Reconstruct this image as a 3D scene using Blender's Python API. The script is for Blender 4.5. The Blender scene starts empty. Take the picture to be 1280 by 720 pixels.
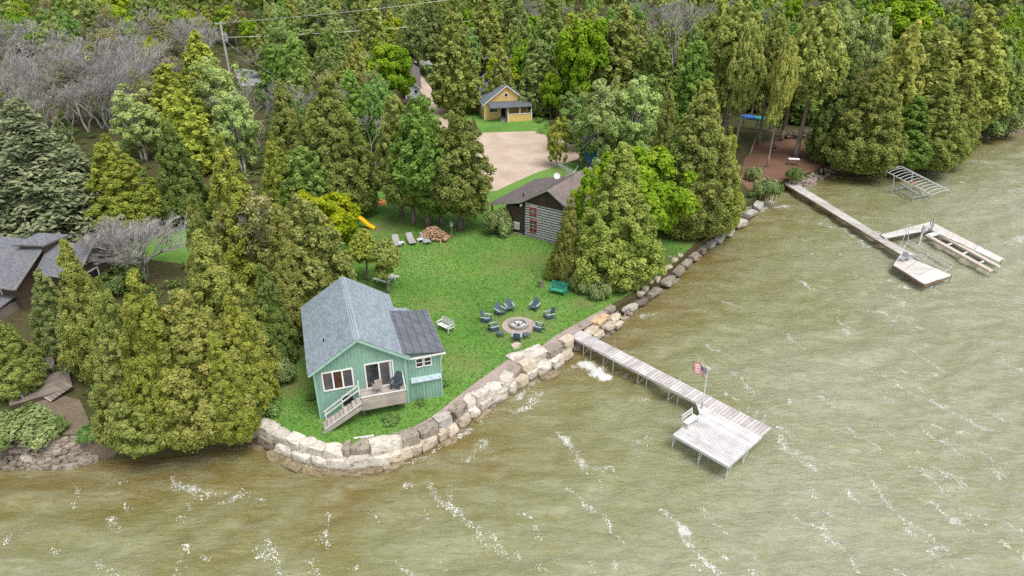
import bpy, bmesh, math, random
import numpy as np
from mathutils import Vector, Matrix
from mathutils.geometry import tessellate_polygon
R = math.radians
SC = bpy.context.scene
COL = SC.collection
rnd = random.Random(7)

# ------------------------------------------------------------------ camera
HC, PITCH, FPX = 31.0, R(28), 854.0          # drone height above the lake, tilt, focal length in 1280-px units
cam_d = bpy.data.cameras.new('camera'); cam = bpy.data.objects.new('camera', cam_d); COL.objects.link(cam)
cam.location = (0, 0, HC); cam.rotation_euler = (R(90) - PITCH, 0, 0)
cam_d.sensor_width = 36; cam_d.lens = FPX / 1280 * 36; cam_d.clip_end = 6000; cam_d.clip_start = .5
SC.camera = cam
GZ = 1.3                                       # land height above the lake

def ray(x, y):
    u = (x - 640) / FPX; v = (360 - y) / FPX
    return np.array([u, math.cos(PITCH) + v * math.sin(PITCH), -math.sin(PITCH) + v * math.cos(PITCH)])
def P(x, y, z=GZ):                             # survey: photo point -> place on the level z
    d = ray(x, y); t = (z - HC) / d[2]
    return np.array([0, 0, HC]) + t * d
def V(x, y, z=GZ): return Vector(P(x, y, z))
def height_at(base, py):                       # height of a point seen at row py above ground point base
    d = ray(640, py); return HC + base[1] / d[1] * d[2]
def project(p):
    x, y, z = p[0], p[1], p[2] - HC
    f = y * math.cos(PITCH) - z * math.sin(PITCH); v = y * math.sin(PITCH) + z * math.cos(PITCH)
    return 640 + FPX * x / f, 360 - FPX * v / f

# ------------------------------------------------------------------ materials
def new_mat(name):
    m = bpy.data.materials.new(name); m.use_nodes = True
    nt = m.node_tree; nt.nodes.clear()
    out = nt.nodes.new('ShaderNodeOutputMaterial')
    return m, nt, out
def nd(nt, t, **kw):
    n = nt.nodes.new(t)
    for k, v in kw.items():
        if k.startswith('i_'):
            key = k[2:]; key = int(key) if key.isdigit() else key.replace('_', ' ')
            n.inputs[key].default_value = v
        else: setattr(n, k, v)
    return n
def ramp(nt, fac, stops):
    r = nt.nodes.new('ShaderNodeValToRGB'); e = r.color_ramp.elements
    while len(e) < len(stops): e.new(.5)
    for k, (p, c) in enumerate(stops):
        e[k].position = p; e[k].color = (*c, 1) if len(c) == 3 else c
    nt.links.new(fac, r.inputs[0]); return r.outputs[0]
def mixc(nt, fac, a, b, mode='MIX'):
    m = nt.nodes.new('ShaderNodeMix'); m.data_type = 'RGBA'; m.blend_type = mode
    for s, v in ((0, fac), (6, a), (7, b)):
        if isinstance(v, bpy.types.NodeSocket): nt.links.new(v, m.inputs[s])
        else: m.inputs[s].default_value = v if s == 0 else ((*v, 1) if len(v) == 3 else v)
    return m.outputs[2]
def math_(nt, op, a, b=None, c=None, clamp=False):
    m = nt.nodes.new('ShaderNodeMath'); m.operation = op; m.use_clamp = clamp
    for k, v in enumerate((a, b, c)):
        if v is None: continue
        if isinstance(v, bpy.types.NodeSocket): nt.links.new(v, m.inputs[k])
        else: m.inputs[k].default_value = v
    return m.outputs[0]
def noise(nt, vec, scale, detail=4, rough=.55, dist=0):
    n = nd(nt, 'ShaderNodeTexNoise'); n.inputs['Scale'].default_value = scale; n.inputs['Detail'].default_value = detail
    n.inputs['Roughness'].default_value = rough; n.inputs['Distortion'].default_value = dist
    nt.links.new(vec, n.inputs['Vector']); return n.outputs[0]
def mapping(nt, vec, scale=(1, 1, 1), rot=(0, 0, 0)):
    m = nd(nt, 'ShaderNodeMapping'); m.inputs['Scale'].default_value = scale; m.inputs['Rotation'].default_value = rot
    nt.links.new(vec, m.inputs['Vector']); return m.outputs[0]
def principled(nt, out, col, rough=.8, spec=.3, metal=0, normal=None):
    b = nd(nt, 'ShaderNodeBsdfPrincipled')
    for key, v in (('Base Color', col), ('Roughness', rough), ('Specular IOR Level', spec), ('Metallic', metal)):
        if isinstance(v, bpy.types.NodeSocket): nt.links.new(v, b.inputs[key])
        else: b.inputs[key].default_value = (*v, 1) if key == 'Base Color' and len(v) == 3 else v
    if normal is not None: nt.links.new(normal, b.inputs['Normal'])
    nt.links.new(b.outputs[0], out.inputs[0]); return b
def bump(nt, h, strength=.5, dist=.05):
    b = nd(nt, 'ShaderNodeBump'); b.inputs['Strength'].default_value = strength; b.inputs['Distance'].default_value = dist
    nt.links.new(h, b.inputs['Height']); return b.outputs[0]
def objco(nt): return nd(nt, 'ShaderNodeTexCoord').outputs['Object']
def worldco(nt): return nd(nt, 'ShaderNodeNewGeometry').outputs['Position']

def plain(name, col, rough=.7, var=.25, scale=3, spec=.3, metal=0, grain=(1, 1, 1), fine=.15):
    """one colour with uneven weathering: broad stains and a fine grain"""
    m, nt, out = new_mat(name)
    co = worldco(nt)
    a = noise(nt, mapping(nt, co, grain), scale, 5, .6)
    f = noise(nt, mapping(nt, co, grain), scale * 9, 3, .7)
    lo = tuple(c * (1 - var) for c in col); hi = tuple(min(.95, c * (1 + var)) for c in col)
    c = ramp(nt, a, [(.3, lo), (.7, hi)])
    c = mixc(nt, 1.0, c, ramp(nt, f, [(.25, (1 - fine,) * 3), (.75, (1 + fine,) * 3)]), 'MULTIPLY')
    principled(nt, out, c, rough, spec, metal, bump(nt, f, .25, .01))
    return m

def tinted(name, lo, hi, rough=.85, scale=1.2, stain=None):
    """rock-like: colour comes from the object's own colour, with stains"""
    m, nt, out = new_mat(name)
    co = objco(nt); oi = nd(nt, 'ShaderNodeObjectInfo')
    ofs = nd(nt, 'ShaderNodeVectorMath', operation='ADD'); nt.links.new(co, ofs.inputs[0])
    sc = math_(nt, 'MULTIPLY', oi.outputs['Random'], 37.0); nt.links.new(sc, ofs.inputs[1])
    v = ofs.outputs[0]
    a = noise(nt, v, scale, 6, .65, .4); f = noise(nt, v, scale * 7, 5, .7)
    c = mixc(nt, 1.0, ramp(nt, a, [(.3, lo), (.62, hi)]), oi.outputs['Color'], 'MULTIPLY')
    c = mixc(nt, 1.0, c, ramp(nt, f, [(.3, (.62, .6, .57)), (.55, (1, 1, 1)), (.8, (1.12, 1.1, 1.06))]), 'MULTIPLY')
    if stain:
        s = noise(nt, v, scale * 1.9, 6, .75, .6)
        c = mixc(nt, ramp(nt, s, [(.52, (0, 0, 0)), (.66, (1, 1, 1))]), c, mixc(nt, 1., c, stain, 'MULTIPLY'))
    wz = nd(nt, 'ShaderNodeSeparateXYZ'); nt.links.new(worldco(nt), wz.inputs[0])     # wet, algae-dark band by the waterline
    wet = math_(nt, 'ADD', wz.outputs[2], math_(nt, 'MULTIPLY', math_(nt, 'SUBTRACT', f, .5), .5))
    c = mixc(nt, ramp(nt, wet, [(.14, (1, 1, 1)), (.34, (0, 0, 0))]), c, mixc(nt, 1., c, (.42, .38, .29), 'MULTIPLY'))
    principled(nt, out, c, rough, .25, 0, bump(nt, mixc(nt, .5, a, f), .6, .06))
    return m

def leaf_mat(name, dark, mid, light, trans=.3):
    m, nt, out = new_mat(name)
    at = nd(nt, 'ShaderNodeAttribute', attribute_name='tint'); oi = nd(nt, 'ShaderNodeObjectInfo')
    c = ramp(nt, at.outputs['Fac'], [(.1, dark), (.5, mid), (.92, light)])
    c = mixc(nt, 1.0, c, oi.outputs['Color'], 'MULTIPLY')
    d = nd(nt, 'ShaderNodeBsdfDiffuse'); nt.links.new(c, d.inputs[0])
    t = nd(nt, 'ShaderNodeBsdfTranslucent'); nt.links.new(c, t.inputs[0])
    mx = nd(nt, 'ShaderNodeMixShader'); mx.inputs[0].default_value = trans
    nt.links.new(d.outputs[0], mx.inputs[1]); nt.links.new(t.outputs[0], mx.inputs[2])
    nt.links.new(mx.outputs[0], out.inputs[0]); return m

def shingle(name, col, row=.14, var=.3):
    """asphalt shingles: courses across the slope (by height), broken tabs, streaks"""
    m, nt, out = new_mat(name)
    co = objco(nt); sp = nd(nt, 'ShaderNodeSeparateXYZ'); nt.links.new(co, sp.inputs[0])
    saw = math_(nt, 'FRACT', math_(nt, 'MULTIPLY', sp.outputs[2], 1 / (row * .55)))
    rowi = math_(nt, 'FLOOR', math_(nt, 'MULTIPLY', sp.outputs[2], 1 / (row * .55)))
    along = math_(nt, 'ADD', math_(nt, 'ADD', sp.outputs[0], sp.outputs[1]), math_(nt, 'MULTIPLY', rowi, .37))
    tab = math_(nt, 'FLOOR', math_(nt, 'MULTIPLY', along, 1 / .26))
    cv = nd(nt, 'ShaderNodeCombineXYZ'); nt.links.new(tab, cv.inputs[0]); nt.links.new(rowi, cv.inputs[1])
    wn = nd(nt, 'ShaderNodeTexWhiteNoise'); nt.links.new(cv.outputs[0], wn.inputs['Vector'])
    big = noise(nt, mapping(nt, co, (1, 1, .6)), .7, 5, .6)
    c = ramp(nt, big, [(.25, tuple(x * (1 - var * .4) for x in col)), (.75, tuple(x * (1 + var * .3) for x in col))])
    c = mixc(nt, 1., c, ramp(nt, wn.outputs['Value'], [(0, (.82, .82, .83)), (1, (1.17, 1.17, 1.16))]), 'MULTIPLY')
    c = mixc(nt, 1., c, ramp(nt, saw, [(0, (.6,) * 3), (.25, (1,) * 3), (1, (1.08,) * 3)]), 'MULTIPLY')
    principled(nt, out, c, .9, .2, 0, bump(nt, saw, .3, .02)); return m

def wood(name, col, var=.3, axis=0, scale=2.0, rough=.85):
    m, nt, out = new_mat(name)
    co = objco(nt); s = [9, 9, 9]; s[axis] = .6
    g = noise(nt, mapping(nt, co, tuple(s)), scale, 5, .7); b = noise(nt, co, 1.1, 4, .6)
    geo = nd(nt, 'ShaderNodeNewGeometry')
    c = ramp(nt, g, [(.25, tuple(x * (1 - var) for x in col)), (.75, tuple(min(.95, x * (1 + var)) for x in col))])
    c = mixc(nt, 1., c, ramp(nt, b, [(.3, (.78, .76, .74)), (.7, (1.12, 1.12, 1.12))]), 'MULTIPLY')
    c = mixc(nt, 1., c, ramp(nt, geo.outputs['Random Per Island'], [(0, (.82, .81, .8)), (1, (1.14, 1.14, 1.14))]), 'MULTIPLY')
    principled(nt, out, c, rough, .25, 0, bump(nt, g, .25, .01)); return m

# ------------------------------------------------------------------ mesh builder
class MB:
    def __init__(s): s.v = []; s.f = []; s.m = []; s.cur = 0
    def add(s, vs, fs):
        o = len(s.v); s.v += [tuple(p) for p in vs]
        for f in fs: s.f.append(tuple(i + o for i in f)); s.m.append(s.cur)
        return s
    def box(s, x0, x1, y0, y1, z0, z1):
        return s.add([(x0, y0, z0), (x1, y0, z0), (x1, y1, z0), (x0, y1, z0), (x0, y0, z1), (x1, y0, z1), (x1, y1, z1), (x0, y1, z1)],
                     [(0, 3, 2, 1), (4, 5, 6, 7), (0, 1, 5, 4), (1, 2, 6, 5), (2, 3, 7, 6), (3, 0, 4, 7)])
    def beam(s, p, q, w, h, up=(0, 0, 1)):     # square bar from p to q, width w, height h
        p, q = Vector(p), Vector(q); d = (q - p).normalized(); u = Vector(up)
        if abs(d.dot(u)) > .98: u = Vector((0, 1, 0))
        a = d.cross(u).normalized() * w / 2; b = a.cross(d).normalized() * h / 2
        vs = [c + e for c in (p, q) for e in (-a - b, a - b, a + b, -a + b)]
        return s.add(vs, [(0, 3, 2, 1), (4, 5, 6, 7), (0, 1, 5, 4), (1, 2, 6, 5), (2, 3, 7, 6), (3, 0, 4, 7)])
    def tube(s, p, q, r0, r1=None, n=8, cap=True):
        p, q = Vector(p), Vector(q); r1 = r0 if r1 is None else r1
        d = (q - p); 
        if d.length < 1e-6: return s
        d.normalize(); u = Vector((0, 0, 1)) if abs(d.z) < .9 else Vector((1, 0, 0))
        a = d.cross(u).normalized(); b = d.cross(a)
        vs = []
        for c, r in ((p, r0), (q, r1)):
            for k in range(n):
                t = 2 * math.pi * k / n; vs.append(c + (a * math.cos(t) + b * math.sin(t)) * r)
        fs = [(k, k + n, (k + 1) % n + n, (k + 1) % n) for k in range(n)]
        if cap: fs += [tuple(range(n)), tuple(range(2 * n - 1, n - 1, -1))]
        return s.add(vs, fs)
    def path(s, pts, r, n=6):
        for a, b in zip(pts, pts[1:]): s.tube(a, b, r, r, n)
        return s
    def slab(s, poly, h):                      # quad/polygon sheet of points given thickness h downwards along its normal
        p = [Vector(q) for q in poly]; n = Vector((0, 0, 0))
        for k in range(1, len(p) - 1): n += (p[k] - p[0]).cross(p[k + 1] - p[0])
        n.normalize(); m = len(p)
        vs = p + [q - n * h for q in p]
        fs = [tuple(range(m)), tuple(range(2 * m - 1, m - 1, -1))] + [((k + 1) % m, k, k + m, (k + 1) % m + m) for k in range(m)]
        return s.add(vs, fs)
    def prism(s, prof, y0, y1):                # profile in x,z swept along y
        m = len(prof); vs = [(x, y0, z) for x, z in prof] + [(x, y1, z) for x, z in prof]
        fs = [tuple(range(m)), tuple(range(2 * m - 1, m - 1, -1))] + [((k + 1) % m, k, k + m, (k + 1) % m + m) for k in range(m)]
        return s.add(vs, fs)
    def disc(s, c, r, h, n=20):
        return s.tube(c, (c[0], c[1], c[2] + h), r, r, n)
    def mesh(s, name, mats, bevel=0, smooth=False):
        me = bpy.data.meshes.new(name); me.from_pydata(s.v, [], s.f)
        for m in (mats if isinstance(mats, (list, tuple)) else [mats]): me.materials.append(m)
        me.polygons.foreach_set('material_index', s.m)
        if smooth: me.polygons.foreach_set('use_smooth', [True] * len(s.f))
        bm = bmesh.new(); bm.from_mesh(me); bmesh.ops.recalc_face_normals(bm, faces=bm.faces)
        if bevel: bmesh.ops.bevel(bm, geom=list(bm.edges), offset=bevel, segments=1, affect='EDGES', profile=.5, clamp_overlap=True)
        bm.to_mesh(me); bm.free(); me.update(); return me
    def build(s, name, mats, parent=None, label=None, bevel=0, smooth=False, world=None):
        if world is not None:                  # points given in world space: move into the thing's frame
            s.v = [tuple(world @ Vector(p)) for p in s.v]
        o = bpy.data.objects.new(name, s.mesh(name, mats, bevel, smooth)); COL.objects.link(o)
        if parent: o.parent = parent
        if label: o['label'] = label
        return o

def tag(o, label=None, cat=None, group=None, kind=None):
    for k, v in (('label', label), ('category', cat), ('group', group), ('kind', kind)):
        if v: o[k] = v
    return o
def thing(name, label, cat, loc=(0, 0, 0), rz=0, group=None):
    o = bpy.data.objects.new(name, None); COL.objects.link(o); o.empty_display_size = .3
    o.location = loc; o.rotation_euler = (0, 0, rz)
    return tag(o, label, cat, group)
def wm(loc, rz=0): return (Matrix.Translation(Vector(loc)) @ Matrix.Rotation(rz, 4, 'Z')).inverted()
def copy_tree(o, parent=None):
    c = o.copy(); COL.objects.link(c)
    if parent: c.parent = parent
    for ch in [x for x in bpy.data.objects if x.parent == o]: copy_tree(ch, c)
    return c
def dup(root, loc, rz=0, label=None, group=None, scale=None):
    kids = KIDS.get(root.name)
    if kids is None:
        kids = [(x, [y for y in bpy.data.objects if y.parent == x]) for x in bpy.data.objects if x.parent == root]; KIDS[root.name] = kids
    r = root.copy(); COL.objects.link(r); r.location = loc; r.rotation_euler = (0, 0, rz)
    if label: r['label'] = label
    if group: r['group'] = group
    if scale is not None: r.scale = scale
    for x, ys in kids:
        c = x.copy(); COL.objects.link(c); c.parent = r
        for y in ys:
            d = y.copy(); COL.objects.link(d); d.parent = c
    return r
KIDS = {}
def heading(a, b): return math.atan2(b[1] - a[1], b[0] - a[0])
def sheet(name, poly, z, mat, kind='structure', label=None, skirt=None):
    pts = [Vector((p[0], p[1], z)) for p in poly]
    tris = tessellate_polygon([pts]); m = MB(); m.add(pts, [tuple(t) for t in tris])
    if skirt is not None:
        n = len(pts)
        for k in range(n):
            a, b = pts[k], pts[(k + 1) % n]
            m.add([a, b, (b.x, b.y, skirt), (a.x, a.y, skirt)], [(0, 1, 2, 3)])
    me = bpy.data.meshes.new(name); me.from_pydata(m.v, [], m.f); me.materials.append(mat)
    bm = bmesh.new(); bm.from_mesh(me); bmesh.ops.remove_doubles(bm, verts=bm.verts, dist=1e-4); bmesh.ops.recalc_face_normals(bm, faces=bm.faces)
    for f in bm.faces:
        if abs(f.normal.z) > .9 and f.normal.z < 0: f.normal_flip()
    bm.to_mesh(me); bm.free()
    o = bpy.data.objects.new(name, me); COL.objects.link(o); tag(o, label=label, kind=kind); return o
def inside(poly, x, y):
    c = False; n = len(poly); j = n - 1
    for i in range(n):
        xi, yi = poly[i][0], poly[i][1]; xj, yj = poly[j][0], poly[j][1]
        if (yi > y) != (yj > y) and x < (xj - xi) * (y - yi) / (yj - yi) + xi: c = not c
        j = i
    return c
# ------------------------------------------------------------------ light and air
world = bpy.data.worlds.new("World"); SC.world = world; world.use_nodes = True
wn_ = world.node_tree; wn_.nodes.clear()
sky = wn_.nodes.new('ShaderNodeTexSky'); sky.sky_type = 'NISHITA'; sky.sun_disc = False
SUN_EL, SUN_AZ = R(66), R(140)                 # azimuth clockwise from +Y: behind the camera, to its right
sky.sun_elevation = SUN_EL; sky.sun_rotation = SUN_AZ; sky.air_density = 1.0; sky.dust_density = 3.0; sky.ozone_density = 1.0
hs = wn_.nodes.new('ShaderNodeHueSaturation'); hs.inputs['Saturation'].default_value = .22   # thin cloud: a nearly white sky
bg = wn_.nodes.new('ShaderNodeBackground'); bg.inputs['Strength'].default_value = .13
wo = wn_.nodes.new('ShaderNodeOutputWorld')
wn_.links.new(sky.outputs[0], hs.inputs['Color']); wn_.links.new(hs.outputs[0], bg.inputs[0]); wn_.links.new(bg.outputs[0], wo.inputs[0])
sd = bpy.data.lights.new('sun', 'SUN'); sd.energy = 1.5; sd.angle = R(32); sd.color = (1, .965, .9)
so = bpy.data.objects.new('sun', sd); COL.objects.link(so)
dirv = Vector((math.sin(SUN_AZ) * math.cos(SUN_EL), math.cos(SUN_AZ) * math.cos(SUN_EL), math.sin(SUN_EL)))
so.rotation_euler = dirv.to_track_quat('Z', 'Y').to_euler(); so.location = (0, 0, 120)
SC.view_settings.view_transform = 'Standard'; SC.view_settings.look = 'None'; SC.view_settings.gamma = 1
SC.view_settings.exposure = 0.8
SC.render.engine = 'CYCLES'; SC.cycles.max_bounces = 7; SC.cycles.diffuse_bounces = 5; SC.cycles.transmission_bounces = 3
SC.cycles.use_denoising = False; SC.cycles.sample_clamp_direct = 2.5; SC.cycles.sample_clamp_indirect = 3

# ------------------------------------------------------------------ ground, lawn, gravel
def forest_floor_mat():
    m, nt, out = new_mat('forest_floor'); co = worldco(nt)
    a = noise(nt, co, .18, 6, .65); b = noise(nt, co, 2.2, 6, .7)
    c = ramp(nt, a, [(.35, (.085, .062, .038)), (.55, (.07, .07, .03)), (.72, (.04, .075, .018))])
    c = mixc(nt, 1., c, ramp(nt, b, [(.25, (.6, .58, .55)), (.75, (1.3, 1.3, 1.25))]), 'MULTIPLY')
    principled(nt, out, c, .95, .1, 0, bump(nt, b, .6, .1)); return m
PATCH = ((.6, 49, 3.8, .55), (-.6, 61, 3.4, .4), (6.2, 53, 1.6, .6), (-15.3, 46, 3.2, .75), (-16.2, 41, 2.6, .55), (-14.5, 70, 4, .5), (13, 62, 5, .6), (20, 70, 6, .7), (-3.2, 43.5, 2.2, .4), (-7, 52.5, 2.5, .3), (2.5, 62, 3, .4))   # thin or worn turf: x, y, radius, how bare
def lawn_mat():
    m, nt, out = new_mat('lawn_grass'); co = worldco(nt)
    a = noise(nt, co, .16, 5, .6, .3); b = noise(nt, co, 1.1, 6, .7); f = noise(nt, co, 9, 4, .75); p = noise(nt, co, .42, 6, .62, .5)
    c = ramp(nt, a, [(.3, (.08, .19, .036)), (.55, (.118, .235, .048)), (.75, (.18, .275, .08))])
    c = mixc(nt, ramp(nt, p, [(.53, (0, 0, 0)), (.72, (.8, .8, .8))]), c, (.2, .21, .07))     # dry, thin patches
    for cx, cy, rr, am in PATCH:
        vm = nd(nt, 'ShaderNodeVectorMath', operation='DISTANCE'); nt.links.new(co, vm.inputs[0]); vm.inputs[1].default_value = (cx, cy, GZ)
        w = math_(nt, 'MULTIPLY', math_(nt, 'SUBTRACT', 1.0, math_(nt, 'DIVIDE', vm.outputs['Value'], rr), clamp=True), am * 2.2)
        w = math_(nt, 'MULTIPLY', w, math_(nt, 'MULTIPLY', b, 1.15), clamp=True)
        c = mixc(nt, w, c, (.15, .125, .06))
    c = mixc(nt, 1., c, ramp(nt, b, [(.3, (.9, .92, .88)), (.7, (1.1, 1.08, 1.08))]), 'MULTIPLY')
    c = mixc(nt, 1., c, ramp(nt, f, [(.3, (.93, .94, .92)), (.7, (1.07, 1.06, 1.05))]), 'MULTIPLY')
    principled(nt, out, c, .9, .15, 0, bump(nt, f, .5, .04)); return m
def gravel_mat(name, c0, c1, tracks=False, sc=16):
    m, nt, out = new_mat(name); co = worldco(nt)
    a = noise(nt, co, .25, 6, .65, .4); f = noise(nt, co, sc, 4, .8); v = nd(nt, 'ShaderNodeTexVoronoi'); v.inputs['Scale'].default_value = sc * .6
    nt.links.new(co, v.inputs['Vector'])
    c = ramp(nt, a, [(.32, c0), (.68, c1)])
    c = mixc(nt, 1., c, ramp(nt, f, [(.25, (.66, .65, .64)), (.75, (1.25, 1.25, 1.25))]), 'MULTIPLY')
    c = mixc(nt, .5, c, mixc(nt, 1., c, ramp(nt, v.outputs['Distance'], [(.1, (.7, .7, .7)), (.6, (1.2, 1.2, 1.2))]), 'MULTIPLY'))
    if tracks:
        s = noise(nt, mapping(nt, co, (.12, .5, 1), (0, 0, .35)), 1.3, 5, .7, 1.0)
        c = mixc(nt, ramp(nt, s, [(.6, (0, 0, 0)), (.72, (.55, .55, .55))]), c, (.2, .17, .14))
    principled(nt, out, c, .95, .15, 0, bump(nt, f, .5, .03)); return m
M = {}
M['floor'] = forest_floor_mat(); M['lawn'] = lawn_mat()
M['drive'] = gravel_mat('packed_gravel', (.37, .285, .22), (.51, .42, .345), True, 10)
M['pebble'] = gravel_mat('pebble_strip', (.26, .2, .18), (.4, .33, .3), False, 14)
M['mulch'] = gravel_mat('needle_litter', (.12, .065, .042), (.2, .115, .08), False, 12)
M['dirt'] = gravel_mat('bare_dirt', (.13, .1, .07), (.21, .165, .125), False, 8)
M['asphalt'] = gravel_mat('old_asphalt', (.24, .24, .25), (.33, .33, .34), False, 8)

PX = lambda l, z=GZ: [tuple(P(x, y, z)[:2]) for x, y in l]
EDGE = [(-95, 36.5)] + PX([(-10, 552), (30, 550), (65, 546), (100, 547), (150, 556), (220, 550), (285, 533), (312, 528), (335, 536), (360, 546), (385, 554), (412, 558), (440, 559), (470, 554), (505, 545), (535, 534), (562, 517), (580, 500),
     (595, 489), (625, 476), (640, 458), (660, 448), (690, 437), (705, 426), (722, 414), (745, 401), (765, 386), (790, 372), (815, 355), (840, 334), (868, 309), (895, 288), (915, 270), (935, 254), (950, 243),
     (972, 228), (1000, 219), (1020, 212), (1042, 200), (1056, 186), (1075, 180), (1100, 179), (1140, 176), (1180, 172), (1215, 167), (1250, 160), (1290, 153)]) + [(112, 128), (150, 150), (230, 200), (420, 340), (900, 700)]
LAND = EDGE + [(1800, 2600), (-1800, 2600), (-1800, 36.5)]
sheet('ground', LAND, GZ, M['floor'], skirt=-1.6)
LAWN = PX([(303, 524), (317, 520), (353, 537), (380, 549), (416, 556), (443, 555), (470, 549), (519, 533), (542, 520), (583, 487), (633, 451), (673, 436), (694, 420), (722, 404), (748, 390), (765, 380), (790, 366), (815, 350), (840, 330), (868, 305),
     (895, 284), (915, 266), (933, 250), (915, 240), (860, 262), (790, 262), (745, 205), (700, 203), (650, 215), (602, 228), (590, 205), (540, 215), (470, 235), (420, 245), (330, 292), (240, 272), (190, 262), (120, 282), (150, 320), (230, 330), (330, 400), (318, 470)])
sheet('lawn', LAWN, GZ + .006, M['lawn'])
DRIVE = PX([(560, 152), (572, 166), (596, 166), (668, 164), (690, 172), (726, 180), (730, 190), (722, 199), (700, 206), (668, 217), (641, 229), (622, 238), (606, 240), (598, 225), (603, 205), (590, 188), (560, 182), (548, 165), (540, 145), (530, 122), (520, 106), (513, 88), (506, 78),
     (521, 78), (524, 90), (536, 106), (548, 122), (556, 138)])
sheet('grass_verge', PX([(584, 128), (600, 166), (630, 167), (668, 166), (690, 170), (680, 130), (640, 110), (600, 112)]), GZ + .004, M['lawn']); sheet('roadside_grass', PX([(528, 82), (560, 86), (592, 128), (590, 160), (572, 168), (556, 140), (544, 118)]), GZ + .004, M['lawn'])
sheet('gravel_drive', DRIVE, GZ + .012, M['drive'])
sheet('road', [(-44, 168), (-20, 170), (10, 175), (10, 181), (-20, 176), (-44, 175)], GZ + .008, M['asphalt'])
sheet('driveway', PX([(292, 86), (330, 86), (333, 106), (300, 108)]), GZ + .012, M['asphalt'])
STRIP = PX([(353, 537), (380, 549), (416, 556), (443, 555), (470, 549), (519, 533), (542, 520), (583, 487), (633, 451), (673, 436), (694, 420), (722, 404), (748, 390), (765, 380), (766, 386), (745, 402), (722, 415), (705, 427), (690, 438), (660, 449), (640, 459), (625, 477), (595, 490), (580, 501),
     (562, 518), (535, 535), (505, 546), (470, 555), (440, 560), (412, 559), (385, 555), (360, 547), (335, 537), (312, 529), (303, 524), (317, 520)])
sheet('gravel_path', STRIP, GZ + .018, M['pebble'])
sheet('needle_litter_ground', PX([(930, 200), (945, 180), (1000, 166), (1050, 172), (1058, 186), (1042, 200), (1020, 212), (1000, 219), (972, 228), (952, 241), (938, 240), (925, 225)]), GZ + .01, M['mulch'])
sheet('dirt_path', PX([(38, 505), (70, 492), (100, 500), (112, 528), (100, 543), (66, 543), (48, 535)]), GZ + .01, M['dirt'])
bank = MB()
bpts = [(-60, 552, 592), (-10, 551, 586), (30, 549, 585), (65, 545, 586), (100, 546, 580), (130, 551, 576), (160, 555, 572)]
for (x0, a0, b0), (x1, a1, b1) in zip(bpts, bpts[1:]): bank.add([P(x0, b0, -.15), P(x1, b1, -.15), P(x1, a1, GZ + .004), P(x0, a0, GZ + .004)], [(0, 1, 2, 3)])
tag(bank.build('shore', M['dirt']), kind='structure')
sheet('worn_ground', PX([(230, 172), (262, 160), (330, 150), (332, 166), (280, 185), (240, 190)]), GZ + .012, M['dirt'])

# ------------------------------------------------------------------ lake
FOAM = []                                       # photo-surveyed crest foam: polyline, width m, strength
def foam(org, pts, w=.28, s=1.0, sc=3.79): FOAM.append(([tuple(P(org[0] + x / sc, org[1] + y / sc, 0)[:2]) for x, y in pts], w, s))
o1 = (640, 530)
foam(o1, [(200, 30), (260, 70), (280, 120), (330, 180), (400, 220), (480, 215)], .3, 1); foam(o1, [(250, 310), (340, 370), (430, 440), (470, 500), (540, 570), (610, 630)], .2, .75)
foam(o1, [(700, 410), (780, 460), (830, 530), (860, 590), (900, 650), (980, 715)], .26, 1.05); foam(o1, [(420, 600), (490, 690)], .22, .7); foam(o1, [(570, 80), (640, 110)], .25, .7)
o2 = (950, 530)
foam(o2, [(90, 50), (130, 130), (180, 170), (270, 215)], .35, .95); foam(o2, [(250, 420), (310, 490), (290, 520), (380, 580), (440, 640), (470, 700)], .24, .8)
foam(o2, [(480, 220), (560, 300), (610, 400), (690, 460), (760, 500), (850, 560), (900, 590)], .22, .85); foam(o2, [(790, 600), (860, 650), (930, 710)], .2, .9)
foam(o2, [(380, 0), (470, 60), (530, 90), (570, 140)], .25, .8); foam(o2, [(530, 0), (650, 70)], .22, .7); foam(o2, [(730, 120), (800, 180), (860, 230), (980, 300)], .22, .85)
foam(o2, [(740, 200), (830, 280), (890, 360)], .2, .8); foam(o2, [(800, 370), (860, 420), (930, 460), (1010, 510)], .3, .85); foam(o2, [(850, 80), (930, 130), (1010, 160)], .22, .8)
foam(o2, [(1090, 200), (1150, 260)], .2, .9); foam(o2, [(1130, 560), (1200, 600), (1250, 620)], .28, .95); foam(o2, [(930, 310), (980, 330)], .3, .8)
o3 = (950, 360)
foam(o3, [(470, 370), (560, 410), (650, 460), (750, 510), (870, 570), (950, 610), (1020, 650), (1140, 690)], .26, .85); foam(o3, [(590, 130), (640, 160)], .4, .85); foam(o3, [(680, 280), (730, 300), (790, 350), (870, 390), (930, 420)], .28, .85)
foam(o3, [(720, 170), (780, 200)], .45, .8); foam(o3, [(1110, 320), (1240, 390)], .3, .8); foam(o3, [(90, 200), (180, 270), (280, 320)], .3, .7); foam(o3, [(420, 312), (460, 320)], .35, .8); foam(o3, [(100, 520), (150, 545)], .35, .85)
foam(o3, [(810, 400), (890, 440)], .25, .75); foam(o3, [(380, 200), (440, 225)], .4, .75); foam(o3, [(600, 30), (740, 110)], .5, .6)
o4 = (640, 360)
foam(o4, [(340, 360), (390, 385), (430, 410)], .75, 1.5); foam(o4, [(500, 400), (550, 412)], .4, 1.0); foam(o4, [(910, 270), (985, 300)], .35, 1.0); foam(o4, [(250, 400), (300, 370)], .35, .8); foam(o4, [(1040, 400), (1180, 520)], .5, .6)
foam(o4, [(0, 600), (80, 555), (130, 490)], .45, .85); foam(o4, [(600, 530), (660, 525)], .4, .7); foam(o4, [(610, 140), (680, 120)], .5, .75)
o5 = (320, 530)
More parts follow.
